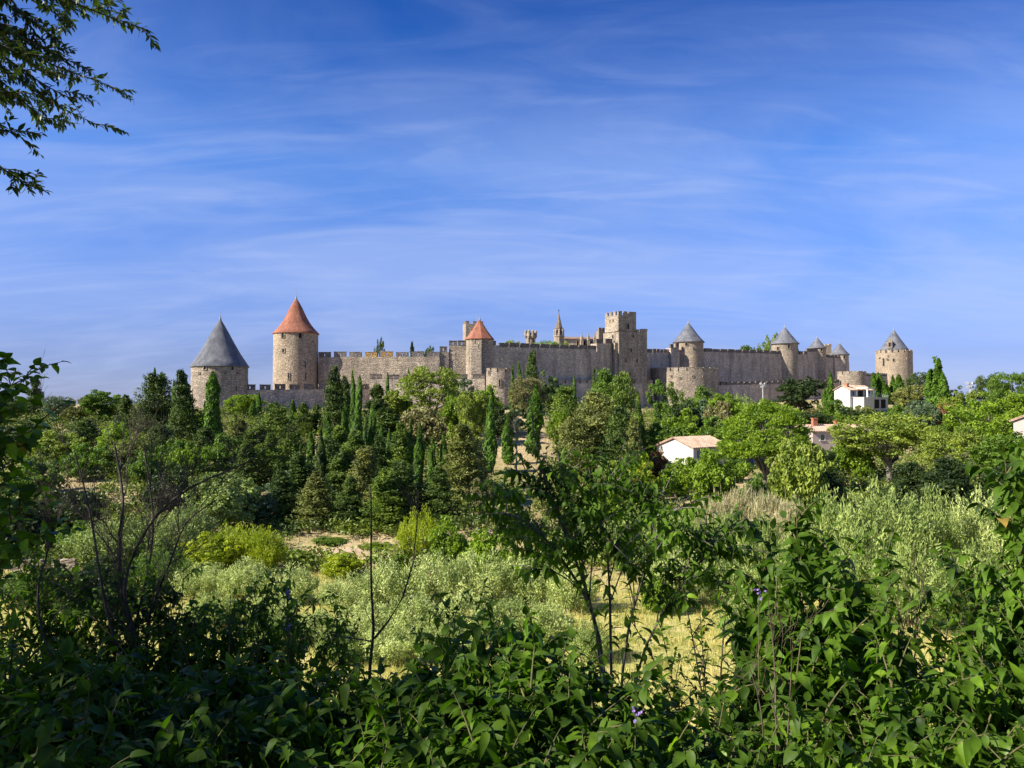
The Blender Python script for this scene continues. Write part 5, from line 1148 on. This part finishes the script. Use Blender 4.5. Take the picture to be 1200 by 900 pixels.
t2_, c = leafy('twig_cluster', 'x', 'tree', root, st, 'lance', LEAFM3, .054, .018, twig_len=.16, twigs=15, leaf_from=.2, seed=151, stemm=BARK, droop=.12, tw_up=.05); TOTAL += c
for ch in list(t2_.children): ch.parent = t; 
bpy.data.objects.remove(t2_)

# unseen evergreen oaks added left of the viewpoint to shade the left foreground
def shade_tree():
    g = np.random.default_rng(77); x_, y_ = -8.3, 1.0; z_ = gz(x_, y_)
    h, w, cr, tr = mk_broad(78, h=5.5, r=3.1, lobes=10, ncl=210, per=75, l=.17, w=.09, low=.2)
    for lab, y_, k in (('dense evergreen oak just left of the viewpoint', 1.0, 1.0), ('taller evergreen oak left of the viewpoint and a little behind it', -2.0, 1.25)):
        t = thing('added_shade_oak', lab, 'tree', (x_, y_, gz(x_, y_)), 0, 'evergreen oaks left of the viewpoint'); t.scale = (k * .95, k * .95, k)
        link('crown', cr, t, M['dark']); link('trunk', tr, t, BARK)
shade_tree()
for (x_, y_, h_, lab) in ((5.9, .6, 6.8, 'leafy tree right of the viewpoint'), (2.6, -4.4, 8.6, 'tall leafy tree behind the viewpoint'), (-2.2, -5.4, 8.2, 'leafy tree behind the viewpoint on its left')):  # unseen crowns added to block skylight and darken the near foreground
    o_ = thing('added_sky_blocker_tree', lab, 'tree', (x_, y_, gz(x_, y_))); pr = PROTO['broad'][int(h_) % 4]; k_ = h_ / pr[0]
    link('crown', pr[2], o_, M['green']); link('trunk', pr[3], o_, BARK); o_.scale = (k_ * (1.2 if y_ < 0 else .95), k_ * (1.0 if y_ < 0 else .75), k_)
# ------------------------------------------------------------------ bare dead tree at the left and the forked sapling
def bare(name, label, root, mains, seed, lev=3, r0=.03, tw=7, mt=BARK_DEAD, tl=.5):
    g = np.random.default_rng(seed); t = thing(name, label, 'tree', tuple(root)); tw_b = MB()
    def sub(P, r, level, L):
        n = len(P)
        for i in range(tw if level else 4):
            k = int(g.uniform(.25, .97) * (n - 1)); a = P[k]; d = unit((P[min(k + 1, n - 1)] - P[max(k - 1, 0)])[None])[0]; o = rnd(1, g)[0]; o[1] *= .5
            dr = unit((d * .9 + o * .75 + np.array([0, 0, .25]))[None])[0]; l = L * g.uniform(.35, 1.0); e = a + dr * l; m = a + dr * l * .5 + rnd(1, g)[0] * l * .09
            Q = bez(a, m, e, 6) + g.normal(0, .006 * l / .5, (6, 3)); Q[0] = a; rr = r * .34; tw_b.tube(Q - root, np.linspace(rr, max(.0009, rr * .35), 6), 4)
            if level: sub(Q, rr, level - 1, L * .58)
    for S, r in mains:
        mb_ = MB().tube(S - root, np.linspace(r, r * .25, len(S)), 7); link('branch', mb_.me('branch', smooth=True), t, mt); sub(S, r * .6, lev, tl)
    stuff(link('twigs', tw_b.me('twigs', smooth=True), t, mt)); return t
bx, by = W(190, 900, 5.0).x, 5.0; root = np.array([bx, by, gz(bx, by)])
bare('bare_tree', 'leafless dead tree with many upright dark stems at the left', root, [
  (dense(np.vstack([root, path([(165, 830, 4.9), (140, 770, 4.9), (120, 700, 4.8), (110, 620, 4.8), (100, 575, 4.8), (88, 530, 4.8)])]), 18), .013),
  (dense(np.vstack([root, path([(180, 820, 5.0), (162, 760, 5.0), (143, 700, 5.0), (137, 640, 5.1), (146, 600, 5.1), (142, 560, 5.2), (134, 520, 5.2)])]), 18), .023),
  (dense(np.vstack([root, path([(180, 820, 5.0), (150, 740, 4.9), (140, 680, 4.9), (165, 630, 4.8), (190, 590, 4.8), (240, 560, 4.7), (290, 545, 4.7), (320, 520, 4.7)])]), 18), .013),
  (dense(np.vstack([root, path([(175, 830, 5.0), (150, 760, 5.1), (170, 690, 5.3), (182, 620, 5.3), (176, 570, 5.3), (168, 520, 5.3)])]), 18), .015),
  (dense(np.vstack([root, path([(130, 860, 5.0), (80, 800, 4.9), (52, 760, 4.8), (42, 710, 4.8), (45, 670, 4.8), (62, 645, 4.8), (50, 600, 4.8)])]), 16), .012),
  (dense(np.vstack([root, path([(170, 800, 5.0), (172, 720, 5.0), (200, 660, 4.9), (215, 610, 4.9), (255, 585, 4.9)])]), 16), .012)], 160, lev=2, tw=10, tl=.55)
bx, by = W(428, 830, 4.6).x, 4.6; root = np.array([bx, by, gz(bx, by)])
bare('forked_sapling', 'bare forked sapling standing before the silver thicket', root, [
  (dense(np.vstack([root, path([(430, 775, 4.6), (440, 745, 4.6), (436, 715, 4.6), (434, 660, 4.6), (436, 600, 4.6), (434, 568, 4.6)])]), 14), .0115),
  (path([(439, 748, 4.6), (455, 728, 4.6), (472, 700, 4.6), (484, 660, 4.6), (489, 610, 4.6), (488, 575, 4.6)]), .0075),
  (path([(438, 752, 4.6), (415, 748, 4.6), (385, 745, 4.6), (362, 728, 4.6)]), .005)], 161, lev=1, tw=5, tl=.32, mt=BARK_DEAD)
for (px_, d_, tips_, lab, sd) in ((1040, 3.4, [(1010, 720), (1052, 690), (1085, 655), (1000, 790)], 'grey dead stems among the leaves at the right', 170), (905, 2.7, [(870, 760), (930, 740), (900, 700)], 'thin reddish dead stems in front of the tall right hand shrub', 171), (250, 3.4, [(200, 720), (270, 690), (310, 740)], 'thin dark dead stems among the black leaves at the left', 172)):
    bx, by = W(px_, 900, d_).x, d_; root = np.array([bx, by, gz(bx, by)])
    bare('dead_shrub', lab, root, [(dense(np.vstack([root, path([((px_ + tx) / 2 + 8, (900 + ty) / 2, d_), (tx, ty, d_)])]), 10), .0042) for tx, ty in tips_], sd, lev=1, tw=6, tl=.20, mt=BARK)
bx, by = W(605, 600, 82).x, 100; x_, y_ = P2(605, 108); root = np.array([x_, y_, tz(x_, y_)])
bare('dead_tree', 'thin leafless grey tree in the dry clearing between cypresses', root, [(dense(np.vstack([root, path([(605, 540, 108), (606, 515, 108), (605, 490, 108)])]), 8), .14)], 162, lev=2, tw=8, tl=2.2, mt=BARK_GREY)
# little lilac flower heads among the leaves
def flowers(px, py, d, label, seed):
    g = np.random.default_rng(seed); c = W(px, py, d); t = thing('lilac_flower', label, 'flower', tuple(c)); zs = -1.2
    link('stalk', MB().tube([(0, .02, -.35), (0, .01, -.1), (0, 0, .05)], .0018, 4).me('stalk'), t, STEM)
    b = MB().lathe([(.0005, 0), (.004, .003), (.0075, .008), (.006, .009), (.0005, .002)], 6).me('blossom')
    for i in range(9):
        o = link('blossom', b, t, PETAL); o.location = (g.normal(0, .008), g.normal(0, .008), g.uniform(-.01, .03)); o.rotation_euler = (g.uniform(-1, 1), g.uniform(-1, 1), 0); o.scale = (.75,) * 3
flowers(338, 738, 3.4, 'small lilac flower head among leaves left of the forked sapling', 1)
flowers(336, 700, 3.8, 'small lilac flower head above the other one at the left', 2)
flowers(745, 842, 2.3, 'small lilac flower head at the bottom right of centre', 3)
flowers(890, 702, 2.9, 'small pale lilac flower head on the tall right hand shrub', 4)
print('leaves', TOTAL, 'objects', len(bpy.data.objects))
